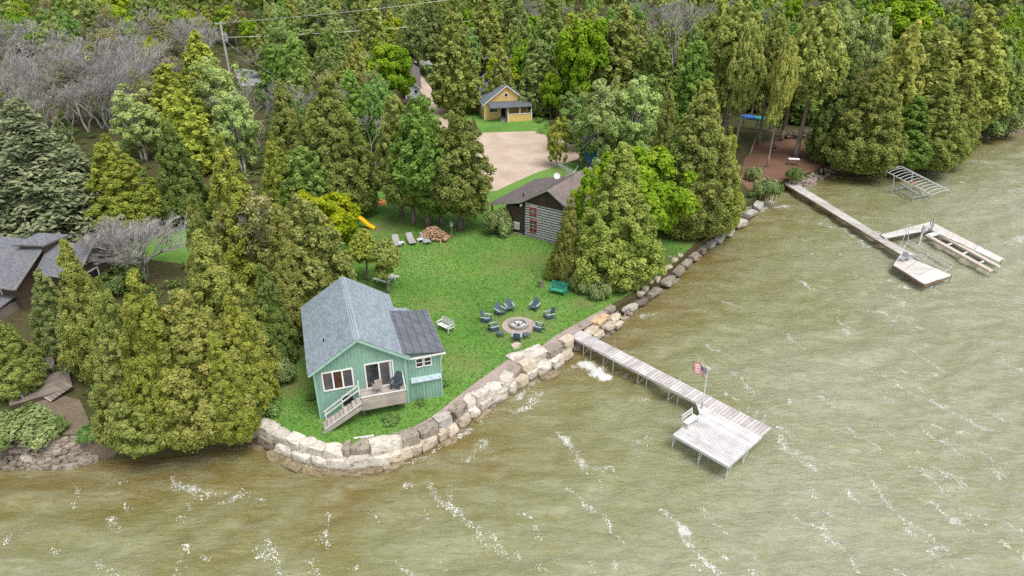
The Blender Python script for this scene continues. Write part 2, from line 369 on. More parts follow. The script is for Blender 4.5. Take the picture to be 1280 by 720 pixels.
foam(o5, [(700, 300), (840, 275)], .25, .8); foam(o5, [(820, 300), (870, 360), (960, 420), (1040, 500), (1070, 580)], .28, .85); foam(o5, [(1010, 180), (1070, 70), (1090, 120)], .3, .85); foam(o5, [(880, 90), (970, 50)], .5, 1.1)
foam(o5, [(0, 380), (50, 350)], .4, .8); foam(o5, [(0, 620), (70, 640)], .35, .7); foam(o5, [(270, 530), (350, 590)], .25, .65); foam(o5, [(410, 660), (470, 700)], .3, .65)
o6 = (0, 530)
foam(o6, [(800, 250), (850, 290), (930, 330)], .4, .9); foam(o6, [(930, 330), (1040, 350), (1210, 325)], .5, .65); foam(o6, [(520, 275), (600, 285)], .4, .65); foam(o6, [(1190, 590), (1250, 640)], .35, .8); foam(o6, [(0, 540), (40, 570)], .35, .75)
foam(o6, [(0, 158), (100, 162)], .35, .9); foam(o6, [(870, 375), (920, 400)], .3, .8)
oR = (950, 180)
foam(oR, [(280, 375), (400, 410), (520, 490)], .6, .75); foam(oR, [(60, 300), (140, 295)], .7, 1.0); foam(oR, [(520, 410), (590, 430)], .6, .9); foam(oR, [(0, 320), (60, 270)], .8, 1.0); foam(oR, [(600, 640), (700, 690)], .5, .9); foam(oR, [(800, 680), (850, 700)], .5, .9); foam(oR, [(160, 640), (270, 690)], .5, .8)
foam(oR, [(370, 130), (430, 110)], .6, .9); foam(oR, [(340, 165), (360, 155)], .5, .8); foam(oR, [(1190, 480), (1250, 440)], .8, .8); foam(oR, [(930, 180), (1000, 190)], .8, .75)
# broken white water along the foot of the wall
for a, b, s in (((505, 583), (560, 555), .75), ((560, 556), (590, 535), 1.0), ((600, 527), (622, 512), .7), ((640, 503), (662, 482), 1.0), ((660, 482), (690, 467), .85), ((740, 432), (770, 408), .6), ((815, 372), (850, 345), .75), ((860, 332), (880, 315), .7), ((905, 297), (935, 270), 1.0), ((935, 268), (975, 243), .95)):
    FOAM.append(([tuple(P(*a, 0)[:2]), tuple(P(*b, 0)[:2])], .3, s))

rs = random.Random(41)                          # lesser wind streaks scattered over the open water
for k in range(130):
    px, py = rs.uniform(20, 1290), 180 + 540 * rs.random() ** .8; p = P(px, py, 0)
    if min(math.hypot(p[0] - e[0], p[1] - e[1]) for e in EDGE) < 3 or inside(EDGE + [(1800, 2600), (-1800, 2600), (-1800, 35.5)], p[0], p[1]): continue
    a = R(-50) + rs.gauss(0, .22); L = rs.uniform(.6, 2.6) * (1 + p[1] / 90); pts = [(p[0], p[1])]
    for j in range(4): a2 = a + rs.gauss(0, .3); pts.append((pts[-1][0] + math.cos(a2) * L / 4, pts[-1][1] + math.sin(a2) * L / 4))
    FOAM.append((pts, rs.uniform(.16, .26) * (1 + p[1] / 160), rs.uniform(.55, .85)))
def water_mat():
    m, nt, out = new_mat('lake_water'); co = worldco(nt)
    sh = nd(nt, 'ShaderNodeAttribute', attribute_name='shore').outputs['Fac']       # metres from the bank, 0..1 over 20 m
    fo = nd(nt, 'ShaderNodeAttribute', attribute_name='foam').outputs['Fac']
    cr = R(20)                                                                         # wave crests run this way
    st = mapping(nt, co, (.5, 1.35, 1), (0, 0, -cr))
    big = noise(nt, co, .07, 5, .6, .6); med = noise(nt, st, .42, 6, .62, .7); sm = noise(nt, st, 2.2, 5, .65, .5)
    s2 = math_(nt, 'ADD', sh, math_(nt, 'MULTIPLY', math_(nt, 'SUBTRACT', big, .5), 1.5), clamp=True)
    c = ramp(nt, s2, [(0, (.15, .108, .033)), (.2, (.16, .143, .05)), (.5, (.195, .203, .102)), (.8, (.242, .25, .164)), (1, (.268, .27, .19))])
    # pale bands of sky reflection on the chop, painted into the water colour
    c = mixc(nt, ramp(nt, med, [(.4, (0, 0, 0)), (.66, (.75, .75, .75))]), c, mixc(nt, sh, (.24, .246, .145), (.305, .317, .225)))
    c = mixc(nt, 1., c, ramp(nt, sm, [(.3, (.86, .85, .8)), (.7, (1.1, 1.1, 1.12))]), 'MULTIPLY')
    # weaker sky reflection on chop fronts, baring the bed, painted as dark noise strokes
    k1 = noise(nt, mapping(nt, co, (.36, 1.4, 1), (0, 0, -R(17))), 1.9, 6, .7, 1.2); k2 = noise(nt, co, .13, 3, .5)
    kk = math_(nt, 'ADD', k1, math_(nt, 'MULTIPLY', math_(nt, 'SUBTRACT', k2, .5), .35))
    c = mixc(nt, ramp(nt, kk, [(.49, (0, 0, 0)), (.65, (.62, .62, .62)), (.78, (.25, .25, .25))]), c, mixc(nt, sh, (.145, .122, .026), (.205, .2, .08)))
    mot = noise(nt, co, 1.3, 6, .7); c = mixc(nt, ramp(nt, mot, [(.55, (0, 0, 0)), (.75, (.35, .35, .35))]), c, (.25, .2, .09))
    # foam
    f1 = noise(nt, co, 11, 6, .8, 1.8); f2 = noise(nt, co, .9, 5, .6, .8)
    brk = noise(nt, co, 1.7, 6, .7, .5); fo2 = math_(nt, 'MULTIPLY', fo, math_(nt, 'ADD', .1, math_(nt, 'MULTIPLY', brk, 1.5)))
    th = math_(nt, 'SUBTRACT', math_(nt, 'ADD', math_(nt, 'MULTIPLY', fo2, .74), math_(nt, 'MULTIPLY', f1, 1.0)), .98)
    fm = ramp(nt, th, [(0, (0, 0, 0)), (.12, (.3, .3, .3)), (.34, (.8, .8, .8))])
    fleck = math_(nt, 'ADD', math_(nt, 'MULTIPLY', f1, .8), math_(nt, 'MULTIPLY', f2, .5))
    fm2 = ramp(nt, fleck, [(.89, (0, 0, 0)), (1.0, (.5, .5, .5))])
    fa = math_(nt, 'MAXIMUM', fm, fm2)
    c = mixc(nt, fa, c, (.78, .79, .77))
    r1 = noise(nt, mapping(nt, co, (.5, 1.7, 1), (0, 0, -cr)), 2.0, 5, .65, .6); r2 = noise(nt, mapping(nt, co, (.7, 1.6, 1), (0, 0, -R(42))), 4.6, 4, .7, .6)
    hgt = math_(nt, 'ADD', r1, math_(nt, 'MULTIPLY', r2, .28))
    b = bump(nt, hgt, 1.0, .24)
    ro = ramp(nt, fa, [(0, (.11,) * 3), (1, (.8,) * 3)])
    # turbid water: light comes back out of its body whatever the ripple slope; the ripples show in the surface reflection
    up = nd(nt, 'ShaderNodeCombineXYZ'); up.inputs[2].default_value = 1.0
    df = nd(nt, 'ShaderNodeBsdfDiffuse'); nt.links.new(c, df.inputs['Color'])
    nm = nd(nt, 'ShaderNodeMix', data_type='VECTOR'); nm.inputs[0].default_value = .42; nt.links.new(up.outputs[0], nm.inputs[4]); nt.links.new(b, nm.inputs[5])
    nt.links.new(nm.outputs[1], df.inputs['Normal'])
    gl = nd(nt, 'ShaderNodeBsdfGlossy'); nt.links.new(b, gl.inputs['Normal']); nt.links.new(ro, gl.inputs['Roughness'])
    fr = nd(nt, 'ShaderNodeFresnel'); fr.inputs['IOR'].default_value = 1.36; nt.links.new(b, fr.inputs['Normal'])
    ff = math_(nt, 'MULTIPLY', fr.outputs[0], math_(nt, 'SUBTRACT', 1.0, math_(nt, 'MULTIPLY', fa, .85)))
    mx = nd(nt, 'ShaderNodeMixShader'); nt.links.new(ff, mx.inputs[0]); nt.links.new(df.outputs[0], mx.inputs[1]); nt.links.new(gl.outputs[0], mx.inputs[2])
    nt.links.new(mx.outputs[0], out.inputs[0])
    return m
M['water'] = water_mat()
def make_lake():
    xs = np.concatenate([[-900, -400, -200, -120, -80], np.arange(-56, 118, .25), [135, 170, 230, 400, 900, 1800]])
    ys = np.concatenate([[-200, -60, 0, 12], np.arange(19, 62, .22), np.arange(62, 128, .42), [140, 180, 260, 420, 800, 2600]])
    X, Y = np.meshgrid(xs, ys); x = X.ravel(); y = Y.ravel(); n = len(x)
    rg = np.random.default_rng(3); z = np.zeros(n)
    wx = x + .8 * np.sin(y * .31 + 1.3) + .5 * np.sin(x * .23 + y * .11); wy = y + .9 * np.sin(x * .27 + .4) + .6 * np.sin(y * .17 + x * .19)
    for k in range(60):                                                     # short wind chop heading for the point
        lam = .8 * (5.0 / .8) ** rg.random(); a = R(112) + rg.normal(0, R(24)); kk = 2 * math.pi / lam
        amp = .0075 * lam ** .72
        ph = kk * (math.cos(a) * wx + math.sin(a) * wy) + rg.random() * 6.28
        z += amp * (np.sin(ph) + .25 * np.sin(2 * ph + .8))
    # distance to the bank
    def segd(px, py, pts):
        d = np.full(px.shape, 1e9)
        for (ax, ay), (bx, by) in zip(pts, pts[1:]):
            dx, dy = bx - ax, by - ay; L = dx * dx + dy * dy + 1e-9
            t = np.clip(((px - ax) * dx + (py - ay) * dy) / L, 0, 1)
            d = np.minimum(d, np.hypot(px - ax - t * dx, py - ay - t * dy))
        return d
    ds = segd(x, y, EDGE)
    z *= np.clip(.35 + ds / 9, 0, 1) * np.where((np.abs(x - 30) < 90) & (y < 130), 1, 0)
    shore = np.clip(ds / 20, 0, 1); fo = np.zeros(n)
    jx = x + .22 * np.sin(y * 3.1 + x) + .15 * np.sin(x * 4.7); jy = y + .22 * np.sin(x * 2.7 + 1) + .15 * np.sin(y * 5.1)
    for pts, w, s in FOAM:
        xa = min(p[0] for p in pts) - 3; xb = max(p[0] for p in pts) + 3; ya = min(p[1] for p in pts) - 3; yb = max(p[1] for p in pts) + 3
        idx = np.nonzero((x > xa) & (x < xb) & (y > ya) & (y < yb))[0]
        if len(idx):
            d = segd(jx[idx], jy[idx], pts); fo[idx] = np.maximum(fo[idx], s * np.clip(1 - d / (2.0 * max(w * .75, .2)), 0, 1))
    global LAKE; LAKE = (xs, ys, z.reshape(X.shape))
    ny, nx = X.shape; i = np.arange(n).reshape(ny, nx)
    q = np.stack([i[:-1, :-1], i[:-1, 1:], i[1:, 1:], i[1:, :-1]], -1).reshape(-1, 4)
    me = bpy.data.meshes.new('lake'); me.vertices.add(n); me.vertices.foreach_set('co', np.stack([x, y, z], 1).ravel().astype(np.float32))
    me.loops.add(q.size); me.loops.foreach_set('vertex_index', q.ravel().astype(np.int32))
    me.polygons.add(len(q)); me.polygons.foreach_set('loop_start', (np.arange(len(q)) * 4).astype(np.int32)); me.polygons.foreach_set('use_smooth', np.ones(len(q), bool))
    me.update(); me.validate()
    for nm, arr in (('shore', shore), ('foam', fo)):
        at = me.attributes.new(nm, 'FLOAT', 'POINT'); at.data.foreach_set('value', arr.astype(np.float32))
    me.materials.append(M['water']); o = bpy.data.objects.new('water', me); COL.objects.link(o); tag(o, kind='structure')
make_lake()
def lake_z(x, y):
    xs, ys, Z = LAKE; i = np.clip(np.searchsorted(xs, x) - 1, 0, len(xs) - 2); j = np.clip(np.searchsorted(ys, y) - 1, 0, len(ys) - 2)
    a = (x - xs[i]) / (xs[i + 1] - xs[i]); b = (y - ys[j]) / (ys[j + 1] - ys[j])
    return (Z[j, i] * (1 - a) + Z[j, i + 1] * a) * (1 - b) + (Z[j + 1, i] * (1 - a) + Z[j + 1, i + 1] * a) * b
M['foam'] = plain('lake_foam', (.56, .57, .54), .8, .05, 3)
def make_foam():
    rg = np.random.default_rng(12); C = []; Rr = []; A = []
    for pts, w, s in FOAM:
        q = np.array(pts); seg = np.hypot(*(q[1:] - q[:-1]).T); cum = np.concatenate([[0], np.cumsum(seg)]); L = cum[-1]
        n = int(L * (44 if s < 1.2 else 95) * s ** 2 * (.7 + w / .3)); nc = max(1, int(L * 1.1)); cl = rg.random(nc) * L; u = np.where(rg.random(n) < .6, cl[rg.integers(0, nc, n)] + rg.normal(0, .3, n) * min(1, L / 3), rg.random(n) * L); u = np.clip(u, 0, L - 1e-6)
        k = np.clip(np.searchsorted(cum, u, 'right') - 1, 0, len(seg) - 1); f = (u - cum[k]) / seg[k]; d = (q[k + 1] - q[k]) / seg[k][:, None]; nrm = np.stack([-d[:, 1], d[:, 0]], 1)
        lat = rg.normal(0, 1, n) * w * .42 + .12 * np.sin(u * 2.3 + s * 9) + .05 * np.sin(u * 7); C.append(q[k] + d * (f * seg[k])[:, None] + nrm * lat[:, None]); Rr.append((.009 + .026 * rg.random(n) ** 2.2) * (1 + .25 * (w > .4))); A.append(np.arctan2(d[:, 1], d[:, 0]))
    C = np.vstack(C); Rr = np.concatenate(Rr); A = np.concatenate(A); n = len(C); m_ = 6
    ang = A[:, None] + np.arange(m_)[None] * 2 * np.pi / m_; rad = Rr[:, None] * (.6 + .8 * rg.random((n, m_))); el = 1 + 1.2 * rg.random(n)[:, None]
    lx = rad * np.cos(ang - A[:, None]) * el; ly = rad * np.sin(ang - A[:, None]); x = C[:, :1] + lx * np.cos(A)[:, None] - ly * np.sin(A)[:, None]; y = C[:, 1:] + lx * np.sin(A)[:, None] + ly * np.cos(A)[:, None]
    co = np.stack([x, y, lake_z(x, y) + .012], -1).reshape(-1, 3); me = bpy.data.meshes.new('foam'); me.vertices.add(n * m_); me.vertices.foreach_set('co', co.ravel().astype(np.float32))
    me.loops.add(n * m_); me.loops.foreach_set('vertex_index', np.arange(n * m_, dtype=np.int32)); me.polygons.add(n); me.polygons.foreach_set('loop_start', np.arange(n, dtype=np.int32) * m_); me.update(); me.materials.append(M['foam'])
    o = bpy.data.objects.new('foam', me); COL.objects.link(o); tag(o, 'thin white foam streaks on the lake', kind='stuff'); print('FOAM', n)
make_foam()
# ------------------------------------------------------------------ building helpers
M['mint'] = plain('mint_boards', (.21, .355, .285), .75, .16, .8, grain=(1, 1, .45), fine=.16)
M['mint_pale'] = plain('mint_trim', (.28, .46, .38), .65, .1, 2)
M['white'] = plain('white_paint', (.74, .74, .73), .5, .08, 2)
M['offwhite'] = plain('weathered_white_paint', (.55, .56, .55), .7, .2, 2)
M['dark'] = plain('dark_opening', (.02, .02, .022), .8, .2)
M['roof_grey'] = shingle('grey_shingles', (.235, .28, .32)); M['roof_dark'] = shingle('charcoal_shingles', (.118, .128, .148), .14, .2)
M['ridge'] = plain('pale_ridge_cap', (.36, .4, .43), .85, .12, 3)
M['roof_brown'] = shingle('brown_grey_shingles', (.135, .118, .112)); M['roof_brown2'] = shingle('weathered_brown_shingles', (.2, .165, .15)); M['roof_slate'] = shingle('slate_shingles', (.16, .185, .22))
M['roof_pale'] = shingle('pale_grey_shingles', (.3, .31, .33)); M['roof_house'] = shingle('mid_grey_shingles', (.155, .16, .178))
M['deckwood'] = wood('weathered_deck_boards', (.36, .32, .285), .2, 0); M['oldwood'] = wood('old_grey_boards', (.2, .17, .145), .25, 0)
M['log'] = wood('dark_logs', (.05, .042, .038), .4, 0); M['chink'] = plain('white_chinking', (.62, .63, .64), .85, .15, 3)
M['barkboard'] = wood('dark_bark_shingles', (.075, .058, .046), .5, 2, 3); M['red'] = plain('red_paint', (.45, .03, .03), .5, .15)
M['yellow'] = plain('yellow_clapboard', (.68, .47, .17), .7, .08, 1.5, grain=(.4, .4, 3)); M['pale_blue'] = plain('pale_blue_boards', (.5, .58, .64), .7, .1)
M['blue'] = plain('blue_boards', (.05, .17, .33), .7, .15); M['brown'] = plain('brown_boards', (.1, .07, .052), .8, .25, 1.5, grain=(.4, .4, 4))
M['metal'] = plain('galvanised_metal', (.42, .43, .44), .45, .15, 3, .5, .5); M['alu'] = plain('aluminium_tube', (.62, .64, .66), .4, .1, 3, .5, .4); M['black'] = plain('black_metal', (.025, .025, .028), .5, .2)
M['stone'] = plain('grey_stone', (.3, .29, .27), .9, .25, 2)
def glass_mat(name, col=(.022, .022, .026), var=None):
    m, nt, out = new_mat(name); co = objco(nt)
    a = noise(nt, co, 1.6, 4, .6)
    c = ramp(nt, a, [(.4, col), (.7, var or tuple(x * 2.6 for x in col))]); principled(nt, out, c, .06, .6); return m
M['glass'] = glass_mat('window_glass'); M['glass_warm'] = glass_mat('window_glass_curtain', (.03, .022, .02), (.12, .045, .022)); M['glass_grey'] = glass_mat('window_glass_grey', (.06, .06, .07), (.12, .1, .1))

def window_y(parent, x0, x1, z0, z1, y, lights=1, fr=.07, mf='white', mg='glass', name='window', panes=None, rail=False, depth=.05, label=None):
    """window in a wall facing -y; frame proud of the wall, glass set back"""
    m = MB(); d = depth
    m.box(x0 - fr, x0, y - d, y + .01, z0 - fr, z1 + fr); m.box(x1, x1 + fr, y - d, y + .01, z0 - fr, z1 + fr)
    m.box(x0, x1, y - d, y + .01, z1, z1 + fr); m.box(x0, x1, y - d - .02, y + .01, z0 - fr, z0)
    w = (x1 - x0) / lights
    for k in range(1, lights): m.box(x0 + k * w - fr * .55, x0 + k * w + fr * .55, y - d + .003, y + .01, z0, z1)
    if rail: m.box(x0, x1, y - d + .006, y + .008, (z0 + z1) / 2 - fr * .4, (z0 + z1) / 2 + fr * .4)
    f = m.build(name, M[mf], parent, label)
    for k in range(lights):
        g = MB(); g.box(x0 + k * w, x0 + (k + 1) * w, y - .022, y - .003, z0, z1)
        g.build('pane', M[panes[k] if panes else mg], f)
    return f
def window_x(parent, y0, y1, z0, z1, x, sgn, fr=.07, mf='white', mg='glass', rail=False, name='window'):
    m = MB(); a, b = sorted((x + sgn * .05, x - sgn * .01))
    m.box(a, b, y0 - fr, y0, z0 - fr, z1 + fr); m.box(a, b, y1, y1 + fr, z0 - fr, z1 + fr); m.box(a, b, y0, y1, z1, z1 + fr); m.box(a, b, y0, y1, z0 - fr, z0)
    if rail: m.box(a + .004, b - .004, y0, y1, (z0 + z1) / 2 - .03, (z0 + z1) / 2 + .03)
    f = m.build(name, M[mf], parent); a, b = sorted((x + sgn * .02, x + sgn * .003))
    g = MB(); g.box(a, b, y0, y1, z0, z1); g.build('pane', M[mg], f); return f

# ------------------------------------------------------------------ mint green cottage
A0 = P(401, 524); HRZ = R(17.87)
H = thing('green_cottage', 'mint green board cottage with grey gable roof and small deck above the lake wall', 'house', A0, HRZ)
m = MB(); W, D = 6.0, 8.75
m.prism([(0, -.3), (W, -.3), (W, 4.0), (W / 2, 5.93), (0, 4.0)], 0, D)
for k in range(1, 26):
    x = k * W / 26; zt = 4.0 + (1.93 if True else 0) * (1 - abs(x - 3) / 3) - .06
    segs = [(0, zt)]
    for (a, b, c, d) in ((.4, 2.6, 2.15, 3.8), (3.25, 5.3, 1.8, 3.85), (1.5, 2.35, .75, 1.6)):
        if a < x < b: segs = [s for (p, q) in segs for s in ((p, min(q, c)), (max(p, d), q)) if s[1] - s[0] > .05]
    for p, q in segs: m.box(x - .022, x + .022, -.025, .004, p, q)
for k in range(1, 38):
    y = k * D / 38; m.box(-.025, .004, y - .022, y + .022, 0, 3.9)
m.build('wall', M['mint'], H)
for x in (-.045, W - .06): MB().box(x, x + .1, -.05, .05, 0, 3.95).build('corner_board', M['mint_pale'], H)
rf = MB(); oh, ye = .32, .3
sl = 1.93 / 3
for s in (-1, 1):
    xe = 3 + s * (3 + oh); ze = 4.0 - oh * sl + .05
    q = [(3, -ye, 5.98), (xe, -ye, ze), (xe, D + .25, ze), (3, D + .25, 5.98)]
    rf.slab(q if s < 0 else q[::-1], .11)
roof = rf.build('roof', M['roof_grey'], H)
m = MB(); m.beam((3, -ye - .02, 5.995), (3, D + .26, 5.995), .34, .05); m.build('ridge_cap', M['ridge'], roof)
for s in (-1, 1):
    xe = 3 + s * (3 + oh); ze = 4.0 - oh * sl + .05
    MB().beam((3, -ye - .015, 5.9), (xe, -ye - .015, ze - .08), .035, .15).build('fascia', M['mint_pale'], roof)
m = MB(); m.tube((.95, 2.1, 4.55), (.95, 2.1, 5.0), .05); m.build('vent_pipe', M['dark'], roof)
m = MB(); m.box(-.18, -.03, 2.2, 2.55, 2.2, 2.9); m.build('electric_meter', M['offwhite'], H)
# annexe
AN = MB(); AN.prism([(W + .01, -.3), (8.45, -.3), (8.45, 3.62), (W + .01, 3.95)], .03, 5.6)
for k in range(1, 11):
    x = W + k * 2.45 / 11
    for p, q in ([(0, 1.55), (2.1, 3.55)] if x < 6.65 or x > 7.85 else [(0, 1.55), (2.1, 2.72), (3.58, 3.6)]): AN.box(x - .02, x + .02, .006, .034, p, q)
an = AN.build('annexe_wall', M['mint'], H)
MB().box(8.4, 8.5, -.02, .08, 0, 3.58).build('corner_board', M['mint_pale'], an); MB().box(W + .02, W + .1, -.02, .026, 0, 3.85).build('corner_board', M['mint_pale'], an)
m = MB(); q = [(W - .08, -.22, 4.17), (8.75, -.22, 3.78), (8.75, 5.8, 3.78), (W - .08, 5.8, 4.17)]; m.slab(q[::-1], .1)
ar = m.build('annexe_roof', M['roof_dark'], H)
m = MB(); m.box(W + .35, 8.77, -.27, -.225, 3.7, 3.8); m.box(8.755, 8.8, -.27, 5.8, 3.66, 3.78); m.tube((8.62, -.1, 3.7), (8.52, -.06, 3.2), .035); m.build('gutter', M['white'], ar)
m = MB(); m.prism([(W + .01, -.3), (7.25, -.3), (7.25, 3.45), (W + .01, 3.7)], 5.61, 6.7); m.build('porch_wall', M['mint'], H)
m = MB(); q = [(W - .05, 5.62, 3.86), (7.5, 5.62, 3.52), (7.5, 6.95, 3.52), (W - .05, 6.95, 3.86)]; m.slab(q[::-1], .08); m.build('porch_roof', M['roof_grey'], H)
window_y(H, .56, 2.42, 2.3, 3.62, 0, 3, .09, panes=['glass_grey', 'glass_warm', 'glass_grey'], name='picture_window')
d = window_y(H, 3.36, 5.12, 1.88, 3.72, 0, 2, .09, name='sliding_door', panes=['glass', 'glass_grey'])
m = MB(); m.box(4.92, 5.08, -.024, -.019, 1.9, 3.7); m.build('curtain', M['offwhite'], d)
window_y(H, 6.78, 7.2, 2.86, 3.46, .03, 1, .055, rail=True, name='sash_window'); window_y(H, 7.34, 7.78, 2.86, 3.46, .03, 1, .055, rail=True, name='sash_window')
m = MB(); m.box(1.55, 2.3, -.012, .006, .8, 1.55); h = m.build('crawl_hatch', M['dark'], H)
m = MB(); m.box(1.5, 1.55, -.03, .005, .8, 1.6); m.box(2.3, 2.35, -.03, .005, .8, 1.6); m.box(1.5, 2.35, -.03, .005, 1.555, 1.61); m.build('hatch_frame', M['mint_pale'], h)
m = MB(); m.box(6.3, 8.43, -.06, .02, 1.78, 1.98); m.box(6.3, 8.43, -.2, .02, 1.68, 1.77)
for k in range(12): m.box(6.32 + k * .18, 6.42 + k * .18, -.19, -.06, 1.775, 1.8 + .05 * (k % 3))
m.build('shelf', M['pale_blue'], H)
m = MB(); m.box(7.14, 7.2, 0, .033, .15, 1.5); m.box(6.35, 7.14, .004, .031, 1.48, 1.54); m.box(6.32, 6.38, 0, .033, .15, 1.5); m.build('side_door', M['mint_pale'], H)
# deck
DK = MB(); x0, x1, yf, zf = 2.78, 5.76, -1.02, 1.86
for k in range(7): DK.box(x0 + .02, x1 - .03, yf + .05 + k * .138, yf + .05 + k * .138 + .126, zf - .04, zf)
dk = DK.build('deck', M['deckwood'], H)
m = MB()
for k in range(4): m.box(x0, x1, yf - .03, yf + .03, .83 + k * .262, .83 + k * .262 + .25)
for k in range(4): m.box(x1 - .02, x1 + .03, yf + .03, -.03, .83 + k * .262, .83 + k * .262 + .25)
m.box(x0 - .02, x0 + .03, yf + .03, -.3, 1.5, 1.81)
m.build('skirt', M['deckwood'], dk)
m = MB(); m.box(x0 - .02, x1 + .06, yf - .07, yf + .05, 1.885, 1.92); m.beam((x1, yf, 1.95), (x1, -.04, 2.7), .06, .09); m.build('cap_rail', M['offwhite'], dk)
for x in (x0 + .1, x1 - .1): MB().box(x - .06, x + .06, yf + .5, yf + .62, -.2, 1.75).build('deck_post', M['oldwood'], dk)
ST = MB(); n = 9
for k in range(n):                              # treads step down to the left
    t = (k + .5) / n; xx = x0 - .02 - t * 2.6; zz = 1.68 - k * 1.66 / n
    ST.box(xx - .17, xx + .15, -1.52, -.62, zz - .04, zz)
    ST.box(xx - .17, xx - .15, -1.5, -.64, zz - .16, zz - .042)
st = ST.build('stairs', M['deckwood'], H)
for y in (-1.56, -.58): MB().beam((x0 - .03, y, 1.52), (.08, y, -.02), .05, .28, (0, 0, 1)).build('stringer', M['deckwood'], st)
m = MB()
for dz in (0, -.38): m.beam((.3, -.56, .98 + dz * .8), (x0 - .05, -.56, 2.62 + dz), .05, .1)
for t in (.02, .5): m.box(.3 + t * 2.4, .38 + t * 2.4, -.59, -.52, -.05 + t * 1.5, .98 + t * 1.66)
m.box(x0 - .1, x0 - .01, -.6, -.5, 1.4, 2.95)
m.beam((.2, -1.56, .32), (x0 - .05, -1.56, 1.86), .05, .09)
m.build('handrail', M['offwhite'], st)

# ------------------------------------------------------------------ log cabin
CO = P(655, 294); CRZ = math.atan2(-.55, .835)
CB = thing('log_cabin', 'old log cabin with white chinked gable, red windows and brown shingled roof', 'house', CO, CRZ)
# local x along the gable, y along the ridge
HW, EZ, AZ, LD = 3.05, 3.95, 5.85, 8.8
m = MB(); m.box(0, 2 * HW, 0, LD, -.3, EZ - .05); m.cur = 1
nl = 13
for k in range(nl):
    z = .18 + k * 3.7 / nl
    for a, b in ((0, .62), (1.72, 2 * HW)) if .6 < z < 2.05 else (((0, .72), (1.62, 2 * HW)) if z > 2.5 else ((0, 2 * HW),)):
        m.tube((a - (.12 if a == 0 else 0), -.0, z), (b + (.12 if b > 6 else 0), -.0, z), .05, None, 6)
    m.tube((0, -.15, z + .14), (0, LD, z + .14), .1, None, 6)
m.box(-.06, .1, -.09, .09, -.1, EZ)
m.build('wall', [M['chink'], M['log']], CB)
m = MB(); m.prism([(-.1, EZ - .12), (2 * HW + .1, EZ - .12), (HW, AZ - .1)], -.08, .1)
for k in range(24):
    x = .1 + k * .25; zt = EZ + (AZ - EZ) * (1 - abs(x - HW) / HW) - .25
    if zt > EZ: m.box(x - .09, x + .09, -.11 - .012 * (k % 3), -.07, EZ - .1, zt)
m.build('gable', M['barkboard'], CB)
m = MB(); q = [(HW, -.45, AZ + .08), (HW, LD, AZ + .08), (-.25, LD, EZ - .02), (-.25, -.45, EZ - .02)]; m.slab(q, .1)
q = [(-.26, -.45, EZ - .03), (-.26, LD + 1, EZ - .03), (-4.6, LD + 1, 2.72), (-4.6, -.45, 2.72)]; m.slab(q, .1)
r1 = m.build('roof', M['roof_brown'], CB, 'smooth dark left slope running down over the porch')
m = MB(); q = [(HW + .005, -.45, AZ + .08), (2 * HW + .55, -.45, EZ - .25), (2 * HW + .55, LD, EZ - .25), (HW + .005, LD, AZ + .08)]; m.slab(q, .1)
m.build('roof', M['roof_brown2'], CB, 'shaggy wood shingled right slope')
for a_, b_ in (((HW, -.47, AZ + .0), (-.25, -.47, EZ - .1)), ((-.26, -.47, EZ - .1), (-4.6, -.47, 2.66)), ((HW, -.47, AZ + .0), (2 * HW + .55, -.47, EZ - .33))): MB().beam(a_, b_, .03, .15).build('fascia', M['stone'], r1)
m = MB(); m.tube((-1.1, 1.6, 3.6), (-1.1, 1.6, 4.1), .07); m.build('vent_pipe', M['dark'], r1)
m = MB(); m.box(-2.35, -.02, .05, LD, -.2, 3.1); m.build('lean_to_wall', M['barkboard'], CB)
m = MB(); m.box(-2.4, 2 * HW, -.1, .04, -.3, .1); m.build('foundation', M['stone'], CB)
m = MB(); m.box(-4.5, -2.36, .3, LD, .35, .45); m.build('porch_floor', M['oldwood'], CB)
for x, y in ((-4.4, .35), (-4.4, 4.5), (-4.4, 8.6)): MB().box(x - .07, x + .07, y - .07, y + .07, 0, 2.62).build('porch_post', M['red'], CB)
m = MB(); m.box(-4.43, -4.37, .42, 4.4, 1.2, 1.28); m.box(-4.43, -4.37, .42, 4.4, .55, .62); m.box(-4.33, -2.4, .32, .38, 1.2, 1.28); m.build('porch_rail', M['red'], CB)
def red_win(x0, x1, z0, z1, nx, nz, g):
    f = window_y(CB, x0, x1, z0, z1, -.07, 1, .09, 'red', g, 'red_window')
    m = MB()
    for k in range(1, nx): m.box(x0 + (x1 - x0) * k / nx - .018, x0 + (x1 - x0) * k / nx + .018, -.112, -.094, z0, z1)
    for k in range(1, nz): m.box(x0, x1, -.115, -.097, z0 + (z1 - z0) * k / nz - .018, z0 + (z1 - z0) * k / nz + .018)
    m.build('glazing_bar', M['offwhite'], f)
red_win(.85, 1.55, .75, 1.95, 2, 3, 'glass'); red_win(.82, 1.48, 2.65, 3.35, 3, 2, 'glass_grey')
m = MB(); m.box(-1.25, -.55, -.14, .0, .5, 1.35); m.build('utility_box', M['offwhite'], CB, bevel=.04)
MB().tube((-.18, -.2, 3.55), (-.18, -.42, 3.5), .1, .14).build('flood_lamp', M['white'], CB)
